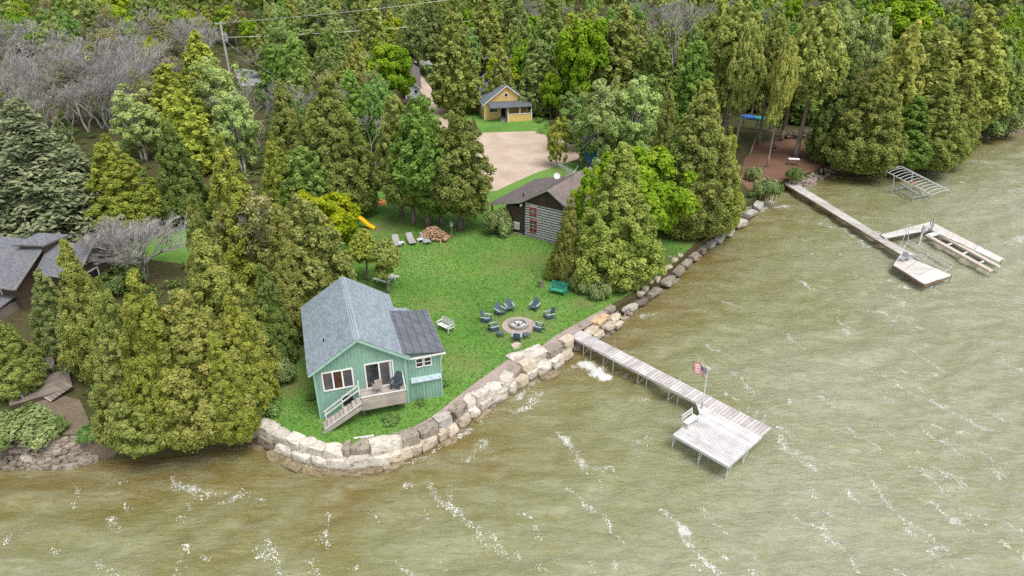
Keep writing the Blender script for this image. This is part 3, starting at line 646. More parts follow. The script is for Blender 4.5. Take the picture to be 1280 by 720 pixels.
def dish(parent, x, y, z, mast=.7, r=.33, az=-1.2):
    m = MB(); m.tube((x, y, z), (x, y, z + mast), .03); a = m.build('dish_mast', M['metal'], parent)
    m = MB(); c = Vector((x, y, z + mast)); d = Vector((math.cos(az), math.sin(az), .45)).normalized(); u = d.cross(Vector((0, 0, 1))).normalized(); v = u.cross(d)
    rings = [(0, 0), (.45, .02), (.8, .07), (1, .12)]; vs = []; n = 14
    for q, h in rings:
        for k in range(n): t = 6.283 * k / n; vs.append(c + (u * math.cos(t) + v * math.sin(t)) * r * q + d * (h * r * 2.2))
    fs = [(i * n + k, i * n + (k + 1) % n, (i + 1) * n + (k + 1) % n, (i + 1) * n + k) for i in range(3) for k in range(n)]
    m.add(vs, fs); m.add([p - d * .02 for p in vs], [f[::-1] for f in fs]); m.tube(c, c + d * r * 1.1, .012); m.build('satellite_dish', M['white'], a, smooth=True)
def aerial(parent, x, y, z, mast=1.2, L=2.6, az=.2, n=9):
    m = MB(); m.tube((x, y, z), (x, y, z + mast), .03); c = Vector((x, y, z + mast)); d = Vector((math.cos(az), math.sin(az), 0)); p = Vector((-d.y, d.x, 0))
    m.tube(c - d * L / 2, c + d * L / 2, .022)
    for k in range(n): q = c + d * (L * (k / (n - 1) - .5)); w = .35 + .35 * k / n; m.tube(q - p * w, q + p * w, .012)
    m.tube(c + d * L * .3 + p * .8 + Vector((0, 0, .5)), c + d * L * .45, .015); m.tube(c + d * L * .3 - p * .8 - Vector((0, 0, .5)), c + d * L * .45, .015)
    m.build('tv_aerial', M['alu'], parent)
dish(CB, HW - .3, 2.0, AZ - .15, .95, .34); aerial(CB, HW - .6, 4.6, AZ - .3, 1.1, 3.2, -.55)
m = MB(); m.tube((-.9, 6.0, 3.6), (-.9, 6.0, 5.3), .04); m.tube((-1.15, 6.0, 5.2), (-.75, 6.0, 5.25), .03); m.build('service_mast', M['metal'], CB)
MB().tube((HW, LD - .5, AZ - .2), (HW, LD - .5, AZ + .75), .16, .16, 10).build('chimney_pipe', M['black'], CB)

# ------------------------------------------------------------------ yellow house
YO = P(605.7, 150); YRZ = R(13.5)
Y = thing('yellow_house', 'yellow clapboard house with slate gable roof and porch beside the gravel drive', 'house', YO, YRZ)
YW, YD, YE, YA = 7.7, 13.5, 2.8, 5.65
m = MB(); m.prism([(0, 0), (YW, 0), (YW, YE), (YW / 2, YA), (0, YE)], 0, YD)
m.build('wall', M['yellow'], Y)
m = MB()
for s in (-1, 1):
    sl = (YA - YE) / (YW / 2); xe = YW / 2 + s * (YW / 2 + .4); ze = YE - .4 * sl + .06
    q = [(YW / 2, -.35, YA + .06), (xe, -.35, ze), (xe, YD + .3, ze), (YW / 2, YD + .3, YA + .06)]; m.slab(q if s < 0 else q[::-1], .1)
yr = m.build('roof', M['roof_slate'], Y)
for s in (-1, 1):
    sl = (YA - YE) / (YW / 2); xe = YW / 2 + s * (YW / 2 + .4); MB().beam((YW / 2, -.37, YA - .03), (xe, -.37, YE - .4 * sl - .03), .03, .14).build('fascia', M['white'], yr)
for x in (-.03, YW - .1): MB().box(x, x + .13, -.04, .05, 0, YE).build('corner_board', M['white'], Y)
m = MB(); m.tube((YW / 2 - .05, -.07, 4.05), (YW / 2 - .05, .02, 4.05), .42, .42, 18); w = m.build('round_window', M['white'], Y)
MB().tube((YW / 2 - .05, -.085, 4.05), (YW / 2 - .05, -.072, 4.05), .29, .29, 18).build('pane', M['glass'], w)
window_y(Y, .9, 2.25, 1.3, 2.1, 0, 1, .1, name='window'); window_x(Y, 2.6, 3.4, 1.0, 2.2, 0, -1); window_x(Y, 8, 8.8, 1.0, 2.2, 0, -1)
m = MB(); m.box(2.85, 3.75, -.05, .01, .45, 2.4); dd_ = m.build('front_door', M['dark'], Y)
m = MB(); m.box(2.75, 2.85, -.07, .012, .4, 2.5); m.box(3.75, 3.85, -.07, .012, .4, 2.5); m.box(2.85, 3.75, -.07, .012, 2.4, 2.5); m.build('door_frame', M['white'], dd_)
m = MB(); q = [(.6, -.0, 3.05), (.6, -2.6, 2.55), (YW + .2, -2.6, 2.55), (YW + .2, 0, 3.05)]; m.slab(q, .1); m.build('porch_roof', M['roof_dark'], Y)
m = MB(); m.box(3.6, YW + .1, -2.3, -2.15, .0, 1.25); m.box(YW, YW + .1, -2.15, -.01, 0, 1.25); m.box(3.6, 3.72, -2.15, -1.4, 0, 1.25); pw = m.build('porch_parapet', M['yellow'], Y)
m = MB(); m.box(3.55, YW + .14, -2.36, -2.1, 1.251, 1.31); m.box(3.55, 3.68, -2.33, -2.2, 0, 1.25); m.box(YW + .02, YW + .14, -2.33, -2.2, 0, 1.25); m.build('parapet_trim', M['white'], pw)
for x in (3.65, 5.7, YW): MB().box(x - .07, x + .07, -2.3, -2.16, 1.31, 2.5).build('porch_post', M['white'], Y)
m = MB(); m.box(3.72, YW, -2.15, 0, .3, .4); m.build('porch_floor', M['oldwood'], Y)
m = MB()
for k in range(3): m.box(2.5, 3.6, -1.0 - k * .35, -.65 - k * .35, 0, .42 - k * .14)
m.box(2.5, 3.6, -.65, -.01, 0, .42); m.build('front_steps', M['stone'], Y)
dish(Y, YW / 2 + .2, YD - 3.2, YA - .1, .8, .4); aerial(Y, YW / 2 + 1.0, YD - 1.0, YA - .8, 3.2, 5.0, -.15, 11)
for k in range(2): MB().tube((YW / 2 + 1.6 + k * .9, YD - 3.0, YA - 1.6), (YW / 2 + 1.6 + k * .9, YD - 3.0, YA + .6), .16).build('flue', M['black'], Y)

# ------------------------------------------------------------------ plainer houses and sheds, mostly behind trees
def gable_house(name, label, cat, loc, rz, w, d, e, a, wall, roofm, wins=(), door=None, oh=.35):
    t = thing(name, label, cat, loc, rz)
    m = MB(); m.prism([(0, -.1), (w, -.1), (w, e), (w / 2, a), (0, e)], 0, d); m.build('wall', M[wall], t)
    m = MB(); sl = (a - e) / (w / 2)
    for s in (-1, 1):
        xe = w / 2 + s * (w / 2 + oh); ze = e - oh * sl + .06
        q = [(w / 2, -oh, a + .06), (xe, -oh, ze), (xe, d + oh, ze), (w / 2, d + oh, a + .06)]; m.slab(q if s < 0 else q[::-1], .1)
    r = m.build('roof', M[roofm], t)
    for s in (-1, 1):
        xe = w / 2 + s * (w / 2 + oh); MB().beam((w / 2, -oh - .02, a - .02), (xe, -oh - .02, e - oh * sl - .02), .03, .14).build('fascia', M['white'], r)
    for x0, x1, z0, z1 in wins: window_y(t, x0, x1, z0, z1, 0)
    if door:
        x0, x1, z1 = door; m = MB(); m.box(x0, x1, -.04, .01, 0, z1); m.build('door', M['offwhite'], t)
    return t
gable_house('blue_grey_house', 'pale house with blue grey roof half hidden by the bright maple and birches', 'house', P(690, 122), R(-24), 7.6, 9, 3.2, 5.9, 'pale_blue', 'roof_pale', [(1, 2.2, 1, 2.3), (4.6, 5.8, 1, 2.3)], (3, 3.9, 2.1))
gable_house('grey_shed', 'grey roofed white shed glimpsed between the birches and the tall cedars', 'shed', P(803, 152), R(38), 5.0, 6.5, 2.8, 4.9, 'offwhite', 'roof_pale', [(1.8, 3.0, 1, 2)])
gable_house('roadside_shed', 'long low shed with brown roof and pale blue wall beside the dirt road', 'shed', P(507, 124), R(8), 2.8, 24, 2.2, 3.1, 'pale_blue', 'roof_brown', [(1.8, 2.4, 1, 1.7)], (.5, 1.3, 1.9))
gable_house('blue_shed', 'small blue shed behind the log cabin roof', 'shed', P(729, 213), R(-8), 2.6, 4.0, 3.6, 4.8, 'blue', 'roof_brown', [])
gable_house('white_house', 'white house mostly screened by bare grey trees at upper left', 'house', P(102, 122), R(10), 12, 9, 2.8, 4.6, 'offwhite', 'roof_brown', [(1, 2.2, 1, 2.3), (5, 6.4, 1, 2.3), (9, 10.2, 1, 2.3)], (7.4, 8.3, 2.1))
# neighbour's rambling house at the left edge
NO = (-44.5, 52.2, GZ); NRZ = R(-12.5)
N = thing('grey_roofed_house', 'rambling dark house with broad grey shingle roofs at the left edge', 'house', NO, NRZ)
m = MB(); m.box(-8, 2.2, 0, 6.8, -.1, 2.7); m.box(2.21, 6.4, 2.0, 6.8, -.1, 3.0)
m.add([(6.39, 2.0, 2.99), (6.39, 6.8, 2.99), (6.39, 4.2, 4.75)], [(0, 1, 2)]); m.add([(2.2, 0, 2.7), (2.2, 6.8, 2.7), (2.2, 3.6, 4.9)], [(0, 1, 2)])
m.build('wall', M['brown'], N)
m = MB()
def nroof(x0, x1, y0, ym, y1, e, a):
    m.slab([(x0, y0, e), (x1, y0, e), (x1, ym, a), (x0, ym, a)], .12); m.slab([(x0, ym, a), (x1, ym, a), (x1, y1, e), (x0, y1, e)], .12)
nroof(-9, 2.75, -.75, 3.6, 7.3, 2.55, 5.1)
nroof(2.76, 7.0, 1.3, 4.0, 7.2, 2.9, 4.9)
m.build('roof', M['roof_house'], N)
m = MB(); q = [Vector(P(x, y, z)) for x, y, z in ((16, 306, 6.35), (53, 307.5, 6.35), (86, 293, 6.75), (48, 291, 6.75))]; m.slab(q, .16); m.build('rear_roof', M['roof_house'], N, world=wm(NO, NRZ))
m = MB(); m.slab([q[0].lerp(q[2], .1) - Vector((0, 0, .2)), q[1].lerp(q[3], .12) - Vector((0, 0, .2)), q[2].lerp(q[0], .1) - Vector((0, 0, .2)), q[3].lerp(q[1], .12) - Vector((0, 0, .2))], 4.9); m.build('rear_wall', M['brown'], N, world=wm(NO, NRZ))
for a_, b_ in (((2.77, -.77, 2.47), (2.77, 3.6, 5.0)), ((7.02, 1.3, 2.82), (7.02, 4.0, 4.82)), ((-9, -.78, 2.49), (2.74, -.78, 2.49))): MB().beam(a_, b_, .04, .16).build('fascia', M['stone'], N)
window_y(N, -4.0, -2.6, 1.05, 2.2, 0, 2, .1, name='window', mg='glass_grey'); window_y(N, -1.6, .2, 1.05, 2.2, 0, 2, .1, name='window', mg='glass_grey')
window_x(N, 3.2, 4.3, 1.5, 2.5, 6.4, 1, .12)
m = MB(); m.slab([(-8, -2.6, 1.0), (1.6, -2.6, 1.0), (1.6, -.02, 1.35), (-8, -.02, 1.35)], .1); m.build('lower_roof', M['roof_house'], N)
m = MB(); m.box(-8, 1.5, -2.5, -.03, 0, .88); m.build('basement_wall', M['oldwood'], N)
# ------------------------------------------------------------------ lawn furniture
M['navy'] = plain('slate_blue_paint', (.085, .115, .15), .6, .15, 4); M['navy_dark'] = plain('dark_slate_paint', (.045, .06, .075), .6, .15, 4); M['grey_top'] = plain('sun_bleached_slate', (.3, .35, .4), .6, .12, 4)
M['fabric'] = plain('grey_sling_fabric', (.33, .31, .3), .8, .1, 4); M['fabric2'] = plain('cool_grey_sling_fabric', (.3, .31, .335), .8, .1, 4); M['beige'] = plain('pinkish_sling_fabric', (.42, .35, .33), .8, .1, 4); M['teal'] = plain('teal_paint', (.03, .27, .22), .55, .15, 3)
M['slide'] = plain('yellow_plastic', (.8, .5, .02), .4, .06); M['orange'] = plain('orange_plastic', (.75, .3, .08), .5, .15); M['dock'] = wood('pale_dock_boards', (.5, .475, .475), .12, 1); M['dock_white'] = wood('white_dock_panels', (.6, .59, .6), .1, 0)
M['dock_pale'] = wood('pale_grey_dock_planks', (.52, .5, .485), .14, 0); M['dock_old'] = wood('grey_dock_planks', (.42, .4, .385), .16, 0); M['rust'] = plain('rusty_dock_frame', (.2, .12, .075), .8, .35, 4)
M['bunk'] = plain('tan_carpet_bunk', (.5, .43, .37), .9, .15, 3); M['log_end'] = plain('split_firewood', (.42, .27, .17), .85, .4, 5); M['paver'] = gravel_mat('paver_ring', (.3, .235, .2), (.4, .33, .29), False, 7); M['ash'] = plain('wood_ash', (.5, .49, .48), .95, .35, 5)
M['pole_wood'] = wood('utility_pole_wood', (.5, .48, .46), .2, 2)

def adirondack(name, label, cat, loc, rz, group, mat='navy', top='grey_top'):
    t = thing(name, label, cat, loc, rz, group)
    m = MB()
    for k in range(5): y = .3 - k * .125; m.beam((-.27, y, .37 - k * .04), (.27, y, .37 - k * .04), .11, .025)
    m.build('seat', M[mat], t)
    m = MB(); hs = [.86, .95, .99, .95, .86]
    for k in range(5):
        x = -.22 + k * .11; top_ = hs[k]; m.beam((x * .85, -.2, .2), (x * 1.12, -.2 - (top_ - .2) * .42, top_), .1, .025, (0, 1, 0))
    m.beam((-.28, -.34, .46), (.28, -.34, .46), .04, .06)
    m.build('backrest', M[mat], t)
    for s in (-1, 1):
        m = MB(); m.beam((s * .34, .36, .56), (s * .36, -.4, .54), .14, .028); m.build('armrest', M[top], t)
        m = MB(); m.beam((s * .3, .3, 0), (s * .3, .3, .545), .06, .1, (0, 1, 0)); m.build('leg', M[mat], t)
        m = MB(); m.beam((s * .27, .33, .34), (s * .27, -.5, .03), .035, .12); m.beam((s * .33, -.34, .54), (s * .3, -.4, .2), .04, .05, (0, 1, 0)); m.build('leg', M[mat], t)
    return t
FP = P(648.5, 407.5)
spots = [((637, 388), 'slate blue adirondack chair at the back of the fire pit, left of the gap'), ((625.5, 393), 'slate blue adirondack chair at the upper left of the fire pit, tilted right'),
         ((608.5, 402), 'dark adirondack chair with pale arms at the far left of the fire pit'), ((617.5, 413), 'dark adirondack chair at the lower left of the fire pit, backed towards the green cottage'),
         ((646, 425), 'adirondack chair between the fire pit and the lake wall, seen from behind'), ((673, 413), 'adirondack chair at the lower right of the fire pit, nearest the dock'),
         ((686, 398), 'slate blue adirondack chair at the right of the fire pit, below the teal bench'), ((668, 387), 'slate blue adirondack chair at the upper right of the fire pit, facing the green cottage')]
ac = None
for (px, lab) in spots:
    c = P(*px); rz = math.atan2(FP[1] - c[1], FP[0] - c[0]) - math.pi / 2
    g = 'adirondack chairs round the fire pit'
    if ac is None: ac = adirondack('adirondack_chair', lab, 'chair', c, rz, g)
    else: dup(ac, c, rz, lab, g)
t = thing('fire_pit', 'round stone fire pit with white ash on a paved ring in the lawn', 'fire pit', FP + np.array([0, 0, .02]))
m = MB(); m.disc((0, 0, -.1), 1.42, .13, 36); m.build('paving_ring', M['paver'], t)
m = MB(); n = 20
for k in range(n):
    a0 = 2 * math.pi * (k + .04) / n; a1 = 2 * math.pi * (k + .96) / n; pts = []
    for z in (.03, .31):
        for rr, a in ((.6, a0), (.84, a0), (.84, a1), (.6, a1)): pts.append((rr * math.cos(a), rr * math.sin(a), z + rnd.uniform(-.01, .01)))
    m.add(pts, [(0, 3, 2, 1), (4, 5, 6, 7), (0, 1, 5, 4), (1, 2, 6, 5), (2, 3, 7, 6), (3, 0, 4, 7)])
m.build('stone_ring', M['stone'], t, bevel=.02)
m = MB(); m.disc((0, 0, .03), .6, .09, 24); ash = m.build('ash_bed', M['ash'], t)
m = MB()
for a, r_ in ((.3, .25), (1.5, .3), (2.9, .2), (4.4, .28), (5.4, .1)): m.tube((r_ * math.cos(a), r_ * math.sin(a), .15), (r_ * math.cos(a) + .3 * math.cos(a * 3), r_ * math.sin(a) + .3 * math.sin(a * 3), .2), .045, .04, 7)
m.build('charred_log', M['black'], ash)
for px, lab in (((625.5, 421), 'small low grey side table on the grass at the lower left of the fire pit'), ((658, 422.5), 'small low grey side table beside the chair backing onto the lake wall')):
    t = thing('side_table', lab, 'side table', P(*px), .4, 'small side tables at the fire pit')
    MB().box(-.24, .24, -.24, .24, .4, .43).build('tabletop', M['navy'], t)
    for a in (-.2, .2):
        for b in (-.2, .2): MB().box(a - .025, a + .025, b - .025, b + .025, 0, .4).build('leg', M['navy'], t)

def slat_bench(name, label, loc, rz, w, mat, tall=.9):
    t = thing(name, label, 'bench', loc, rz)
    m = MB()
    for k in range(4): m.beam((-w / 2, .28 - k * .13, .43 - k * .015), (w / 2, .28 - k * .13, .43 - k * .015), .115, .03)
    m.build('seat', M[mat], t)
    m = MB()
    for k in range(4): z = .52 + k * (tall - .55) / 3; m.beam((-w / 2, -.2 - (z - .45) * .45, z), (w / 2, -.2 - (z - .45) * .45, z), .03, .1)
    m.build('backrest', M[mat], t)
    for s in (-1, 1):
        x = s * (w / 2 - .05); MB().beam((x, .3, 0), (x, .28, .64), .07, .07, (0, 1, 0)).build('leg', M[mat], t); MB().beam((x, -.5, 0), (x, -.36, tall - .05), .07, .07, (0, 1, 0)).build('leg', M[mat], t)
        MB().beam((x, .36, .655), (x, -.32, .655), .1, .03).build('armrest', M[mat], t)
        MB().beam((x, .28, .36), (x, -.44, .3), .04, .08).build('side_rail', M[mat], t)
    return t
slat_bench('garden_bench', 'white slatted two seat bench on the lawn right of the green cottage', P(556.5, 412), heading(P(547, 405), P(567, 414)) + math.pi, 1.35, 'offwhite')
slat_bench('garden_bench', 'teal slatted bench at the lawn edge below the large cedar', P(697.5, 367), heading(P(705, 369), P(690, 366)) - .02, 1.5, 'teal', 1.0)
t = tag(MB().tube((0, 0, 0), (0, 0, .55), .24, .2, 10).tube((0, 0, .55), (.02, .02, .6), .27, .26, 10).build('tree_stump', M['oldwood']), 'grey cut tree stump standing on the lawn left of the teal bench', 'stump'); t.location = P(676, 359)

def lounger(label, a, b, mat):
    pa, pb = P(*a), P(*b); rz = heading(pa, pb); L = 1.95
    t = thing('lounge_chair', label, 'lounger', (pa + pb) / 2, rz, 'lounge chairs in a row by the woodpile')
    m = MB(); m.slab([(-.1, -.33, .34), (L / 2, -.33, .34), (L / 2, .33, .34), (-.1, .33, .34)], .05); m.build('seat', M[mat], t)
    m = MB(); m.slab([(-L / 2 - .02, -.33, .74), (-.115, -.33, .345), (-.115, .33, .345), (-L / 2 - .02, .33, .74)], .05); m.build('backrest', M[mat], t)
    m = MB()
    for s in (-1, 1): m.beam((-L / 2 + .1, s * .35, .3), (L / 2, s * .35, .3), .04, .05)
    m.build('frame', M['alu'], t)
    for x in (-.65, .75):
        for s in (-.34, .34): MB().beam((x, s, 0), (x, s, .29), .04, .04).build('leg', M['alu'], t)
    m = MB(); m.beam((-.8, -.3, .62), (-.45, -.3, .3), .03, .03); m.beam((-.8, .3, .62), (-.45, .3, .3), .03, .03); m.build('back_prop', M['alu'], t)
lounger('grey lounge chair nearest the yellow slide, at the left end of the row of three', (492, 297), (500, 314), 'fabric')
lounger('grey lounge chair in the middle of the row of three before the woodpile', (509, 295), (519, 311), 'fabric')
lounger('bluish grey lounge chair closest to the woodpile, at the right end of the row', (526, 294), (538, 310), 'fabric2')
for px, lab in (((502, 307), 'small pale side table on the grass between the two left lounge chairs'), ((525, 303), 'small pale side table beside the lounge chair closest to the woodpile')):
    t = thing('side_table', lab, 'side table', P(*px), .5); MB().box(-.3, .3, -.25, .25, .36, .4).build('tabletop', M['offwhite'], t)
    for x in (-.24, .24): MB().box(x - .03, x + .03, -.2, .2, 0, .36).build('leg', M['offwhite'], t)
# picnic table
pa, pb = P(472, 349), P(494, 355.5); t = thing('picnic_table', 'white weathered picnic table with two benches under the small cedars', 'picnic table', (pa + pb) / 2, heading(pa, pb))
m = MB()
for k in range(5): m.box(-.95, .95, -.38 + k * .155, -.38 + k * .155 + .14, .73, .77)
m.build('tabletop', M['offwhite'], t)
for s in (-1, 1):
    m = MB(); m.box(-.95, .95, s * .72 - .13, s * .72 - .005, .43, .47); m.box(-.95, .95, s * .72 + .005, s * .72 + .13, .43, .47); m.build('bench_seat', M['offwhite'], t)
for x in (-.65, .65):
    m = MB(); m.beam((x, -.62, 0), (x, -.25, .73), .045, .1); m.beam((x, .62, 0), (x, .25, .73), .045, .1); m.box(x - .02, x + .02, -.8, .8, .37, .43); m.build('leg', M['offwhite'], t)
# woodpile
WP = P(543, 299); wrz = heading(P(529, 297), P(561, 301))
t = tag(bpy.data.objects.new('firewood_pile', None), 'heap of split firewood under the tall cedar by the lounge chairs', 'woodpile'); COL.objects.link(t); t.location = WP; t.rotation_euler = (0, 0, wrz)
m = MB(); r2 = random.Random(5)
for k in range(330):
    x = r2.uniform(-1.5, 1.5); y = r2.gauss(0, .38); top = 1.15 * (1 - (x / 1.75) ** 2) * math.exp(-(y / .75) ** 2) * 1.2 + .05; z = r2.uniform(.55, 1) * top
    a = r2.uniform(0, 6.28); e = r2.uniform(-.5, .5); L = .21; d = Vector((math.cos(a) * math.cos(e), math.sin(a) * math.cos(e), math.sin(e))) * L; c = Vector((x, y, z)); m.cur = 0
    m.tube(c - d, c + d, r2.uniform(.06, .1), None, r2.choice((3, 4, 5)))
m.build('logs', M['log_end'], t)
# slide and play frame
pa, pb = P(444, 271, GZ + 1.25), P(468, 285.5, GZ + .1); S0 = (pa[0], pa[1], GZ); t = thing('playground_slide', 'yellow plastic slide coming out from under the yellow maple', 'slide', S0, heading(pa, pb)); L = math.hypot(pb[0] - pa[0], pb[1] - pa[1])
m = MB(); n = 12; prof = []
for k in range(n + 1):
    u = k / n; prof.append((u * L, 1.28 * (1 - u) + .1 + .1 * math.sin(u * 6.28 * 1.0)))
for (xa, za), (xb, zb) in zip(prof, prof[1:]):
    m.slab([(xa, -.24, za), (xb, -.24, zb), (xb, .24, zb), (xa, .24, za)], .04)
    for s in (-1, 1): m.beam((xa, s * .26, za + .06), (xb, s * .26, zb + .06), .05, .2)
m.build('chute', M['slide'], t)
m = MB(); m.box(-1.3, -.02, -.65, .65, 1.26, 1.36); m.build('platform', M['oldwood'], t)
for x in (-1.22, -.1):
    for y in (-.58, .58): MB().box(x - .05, x + .05, y - .05, y + .05, 0, 2.3 if x < -1 else 2.0).build('post', M['oldwood'], t)
m = MB()
for k in range(5): m.beam((-1.42 - (4 - k) * .1, -.4, .2 + k * .24), (-1.42 - (4 - k) * .1, .4, .2 + k * .24), .06, .05)
m.build('ladder', M['oldwood'], t)
t = thing('sandbox', 'round orange plastic sandbox on the grass beyond the slide', 'sandbox', P(473, 254.5)); m = MB(); n = 20
for k in range(n):
    a0, a1 = 2 * math.pi * k / n, 2 * math.pi * (k + 1) / n; p = lambda r, a, z: (r * math.cos(a), r * math.sin(a) * .8, z)
    m.add([p(.95, a0, 0), p(.95, a1, 0), p(.85, a1, .28), p(.85, a0, .28), p(.6, a1, .3), p(.6, a0, .3), p(.55, a1, .12), p(.55, a0, .12)], [(0, 1, 2, 3), (3, 2, 4, 5), (5, 4, 6, 7)])
m.build('rim', M['orange'], t); MB().disc((0, 0, .05), .53, .05).build('sand', M['drive'], t)
t = thing('birdhouse_post', 'grey birdhouse on a post at the right end of the woodpile', 'birdhouse', P(565, 297)); MB().box(-.07, .07, -.07, .07, 0, 1.35).build('post', M['oldwood'], t)
m = MB(); m.box(-.16, .16, -.16, .16, 1.35, 1.7); m.slab([(-.22, -.2, 1.7), (0, -.2, 1.88), (0, .2, 1.88), (-.22, .2, 1.7)], .03); m.slab([(0, -.2, 1.88), (.22, -.2, 1.7), (.22, .2, 1.7), (0, .2, 1.88)], .03); m.build('nest_box', M['metal'], t)
o = MB().box(-.65, .65, -.09, .09, 0, .05).build('timber_plank', M['offwhite'], bevel=.008); tag(o, 'pale loose plank lying on the grass above the wall below the cottage', 'plank'); a, b = P(444, 548), P(466, 545); o.location = (a + b) / 2; o.rotation_euler = (0, 0, heading(a, b))
o = MB().tube((0, 0, 0), (.02, 0, 1.0), .03, .025, 6).tube((.02, 0, .98), (.02, .02, 1.1), .07, .07, 8).build('garden_hydrant', M['metal']); tag(o, 'thin grey standpipe by the stump beside the small cedar', 'standpipe'); o.location = P(673, 352)
# chairs on the cottage deck (they stand on it, so they are things of their own)
def local_to_world(loc, rz, p): return Matrix.Translation(Vector(loc)) @ Matrix.Rotation(rz, 4, 'Z') @ Vector(p)
def patio_chair(name, label, loc, rz, mat, hback=1.0, group=None):
    t = thing(name, label, 'chair', loc, rz, group)
    m = MB(); m.slab([(-.26, -.24, .4), (.26, -.24, .4), (.26, .28, .44), (-.26, .28, .44)], .03); m.build('seat', M[mat], t)
    m = MB(); m.slab([(-.26, -.4, hback), (.26, -.4, hback), (.26, -.25, .42), (-.26, -.25, .42)], .03); m.build('backrest', M[mat], t)
    for s in (-1, 1):
        MB().beam((s * .27, .27, 0), (s * .27, .25, .62), .03, .03, (0, 1, 0)).build('leg', M['metal'], t); MB().beam((s * .27, -.34, 0), (s * .27, -.22, .44), .03, .03, (0, 1, 0)).build('leg', M['metal'], t); MB().beam((s * .28, .28, .63), (s * .28, -.3, .63), .05, .025).build('armrest', M['metal'], t)
    return t
patio_chair('patio_chair', 'pinkish beige sling chair on the cottage deck by the sliding door, seen from behind', local_to_world(A0, HRZ, (3.95, -.62, 1.86)), HRZ + R(8), 'beige', 1.25)
adirondack('adirondack_chair', 'dark adirondack chair on the cottage deck in its right hand corner', 'chair', local_to_world(A0, HRZ, (5.25, -.52, 1.86)), HRZ + R(150), None, 'navy_dark', 'navy_dark')
# neighbour's patio under the trees at lower left
PD = P(52, 488, GZ); t = thing('patio_deck', 'dark low wooden deck in the shade below the grey roofed house', 'deck', PD, R(35)); m = MB()
for k in range(14): m.box(-1.9, 1.9, -1.4 + k * .2, -1.4 + k * .2 + .185, .3, .36)
m.build('boards', M['oldwood'], t); MB().box(-1.88, 1.88, -1.38, 1.38, .05, .295).build('frame', M['brown'], t)
o = thing('duckboard', 'tilted grey duckboard lying at the right of the dark patio deck', 'panel', P(72, 492, GZ), R(-32)); m = MB()
for k in range(6): m.slab([(-.8, -.8 + k * .27, .2 + k * .05), (.8, -.8 + k * .27, .2 + k * .05), (.8, -.55 + k * .27, .24 + k * .05), (-.8, -.55 + k * .27, .24 + k * .05)], .04)
m.build('boards', M['oldwood'], o); MB().beam((-.8, -.82, .17), (.8, -.82, .17), .05, .08).build('edge_rail', M['offwhite'], o)
for px, lab, a in (((40, 476), 'white wooden chair at the left on the dark patio deck', 2.6), ((53, 471), 'white wooden chair in the middle on the dark patio deck', 2.9), ((64, 464), 'grey wooden chair half in shadow at the back of the patio deck', 3.4)):
    patio_chair('wooden_chair', lab, tuple(P(*px, GZ + .36)), a, 'offwhite' if px[0] < 60 else 'oldwood', .98, 'chairs on the neighbour deck')
t = thing('storage_bin', 'dark blue storage bin with pale frame at the front of the patio deck', 'bin', P(28, 498, GZ), R(-12)); MB().box(-.55, .55, -.4, .4, 0, .75).build('body', M['navy'], t); MB().slab([(-.6, -.45, .78), (.6, -.45, .78), (.6, .45, .86), (-.6, .45, .86)], .05).build('lid', M['navy_dark'], t)
m = MB()
for x in (-.57, .57): m.box(x - .03, x + .03, -.43, -.37, 0, .77)
m.build('frame', M['offwhite'], t)
t = thing('patio_table', 'pale round table half under the trees behind the patio chairs', 'table', P(38, 462, GZ), 0); MB().disc((0, 0, .7), .6, .04, 20).build('tabletop', M['offwhite'], t); MB().tube((0, 0, 0), (0, 0, .7), .06, .05).build('pedestal', M['metal'], t)

# ------------------------------------------------------------------ near dock
def px2(l, z): return [Vector(P(x, y, z)) for x, y in l]
DZ = 1.25
D0 = P(709.5, 411.5, DZ); D1e = P(965, 535, DZ); DL0 = P(702, 415, DZ); u = Vector((D1e[0] - P(717, 408, DZ)[0], D1e[1] - P(717, 408, DZ)[1], 0)).normalized(); v = Vector((u.y, -u.x, 0))   # v: towards the camera side
S = Vector(P(717, 408, DZ)); LEN = (Vector(D1e) - S).length; WID = 1.35
drz = math.atan2(u.y, u.x); DT = thing('lake_dock', 'pale boarded dock with square platform reaching out from the boulder wall', 'dock', S, drz)
# local: x outwards along the dock, y negative towards the camera
m = MB(); n = int(LEN / .26)
for k in range(n): m.box(k * LEN / n + .02, (k + 1) * LEN / n - .02, -WID, 0, -.04, 0)
m.build('walkway_boards', M['dock'], DT)
PW, PL = 4.05, 4.15
pt = MB(); n = 20
for k in range(n): pt.box(LEN - PL, LEN - .0, -WID - .01 - (k + 1) * PW / n + .03, -WID - .01 - k * PW / n - .002, -.035, .005)
pt.build('platform_boards', M['dock_white'], DT)
m = MB(); m.add([(LEN - PL - .9, -WID - .01, 0), (LEN - PL - .005, -WID - .01, 0), (LEN - PL - .005, -WID - .9, 0), (LEN - PL - .9, -WID - .01, -.04), (LEN - PL - .005, -WID - .01, -.04), (LEN - PL - .005, -WID - .9, -.04)], [(0, 2, 1), (3, 4, 5), (0, 1, 4, 3), (1, 2, 5, 4), (2, 0, 3, 5)]); m.build('corner_gusset', M['dock_white'], DT)
m = MB()
for y in (-.04, -WID + .04): m.box(0, LEN, y - .03, y + .03, -.2, -.042)
for x in (LEN - PL + .03, LEN - .03): m.box(x - .03, x + .03, -WID - PW, -WID - .02, -.2, -.037)
m.box(LEN - PL + .06, LEN - .06, -WID - PW, -WID - PW + .06, -.2, -.037)
m.build('frame', M['alu'], DT)
xs = [2.3, 3.1, 4.4, 5.4, 7.8, 8.6, 10.6, 11.4, 13.2, 15.5, LEN - .1]
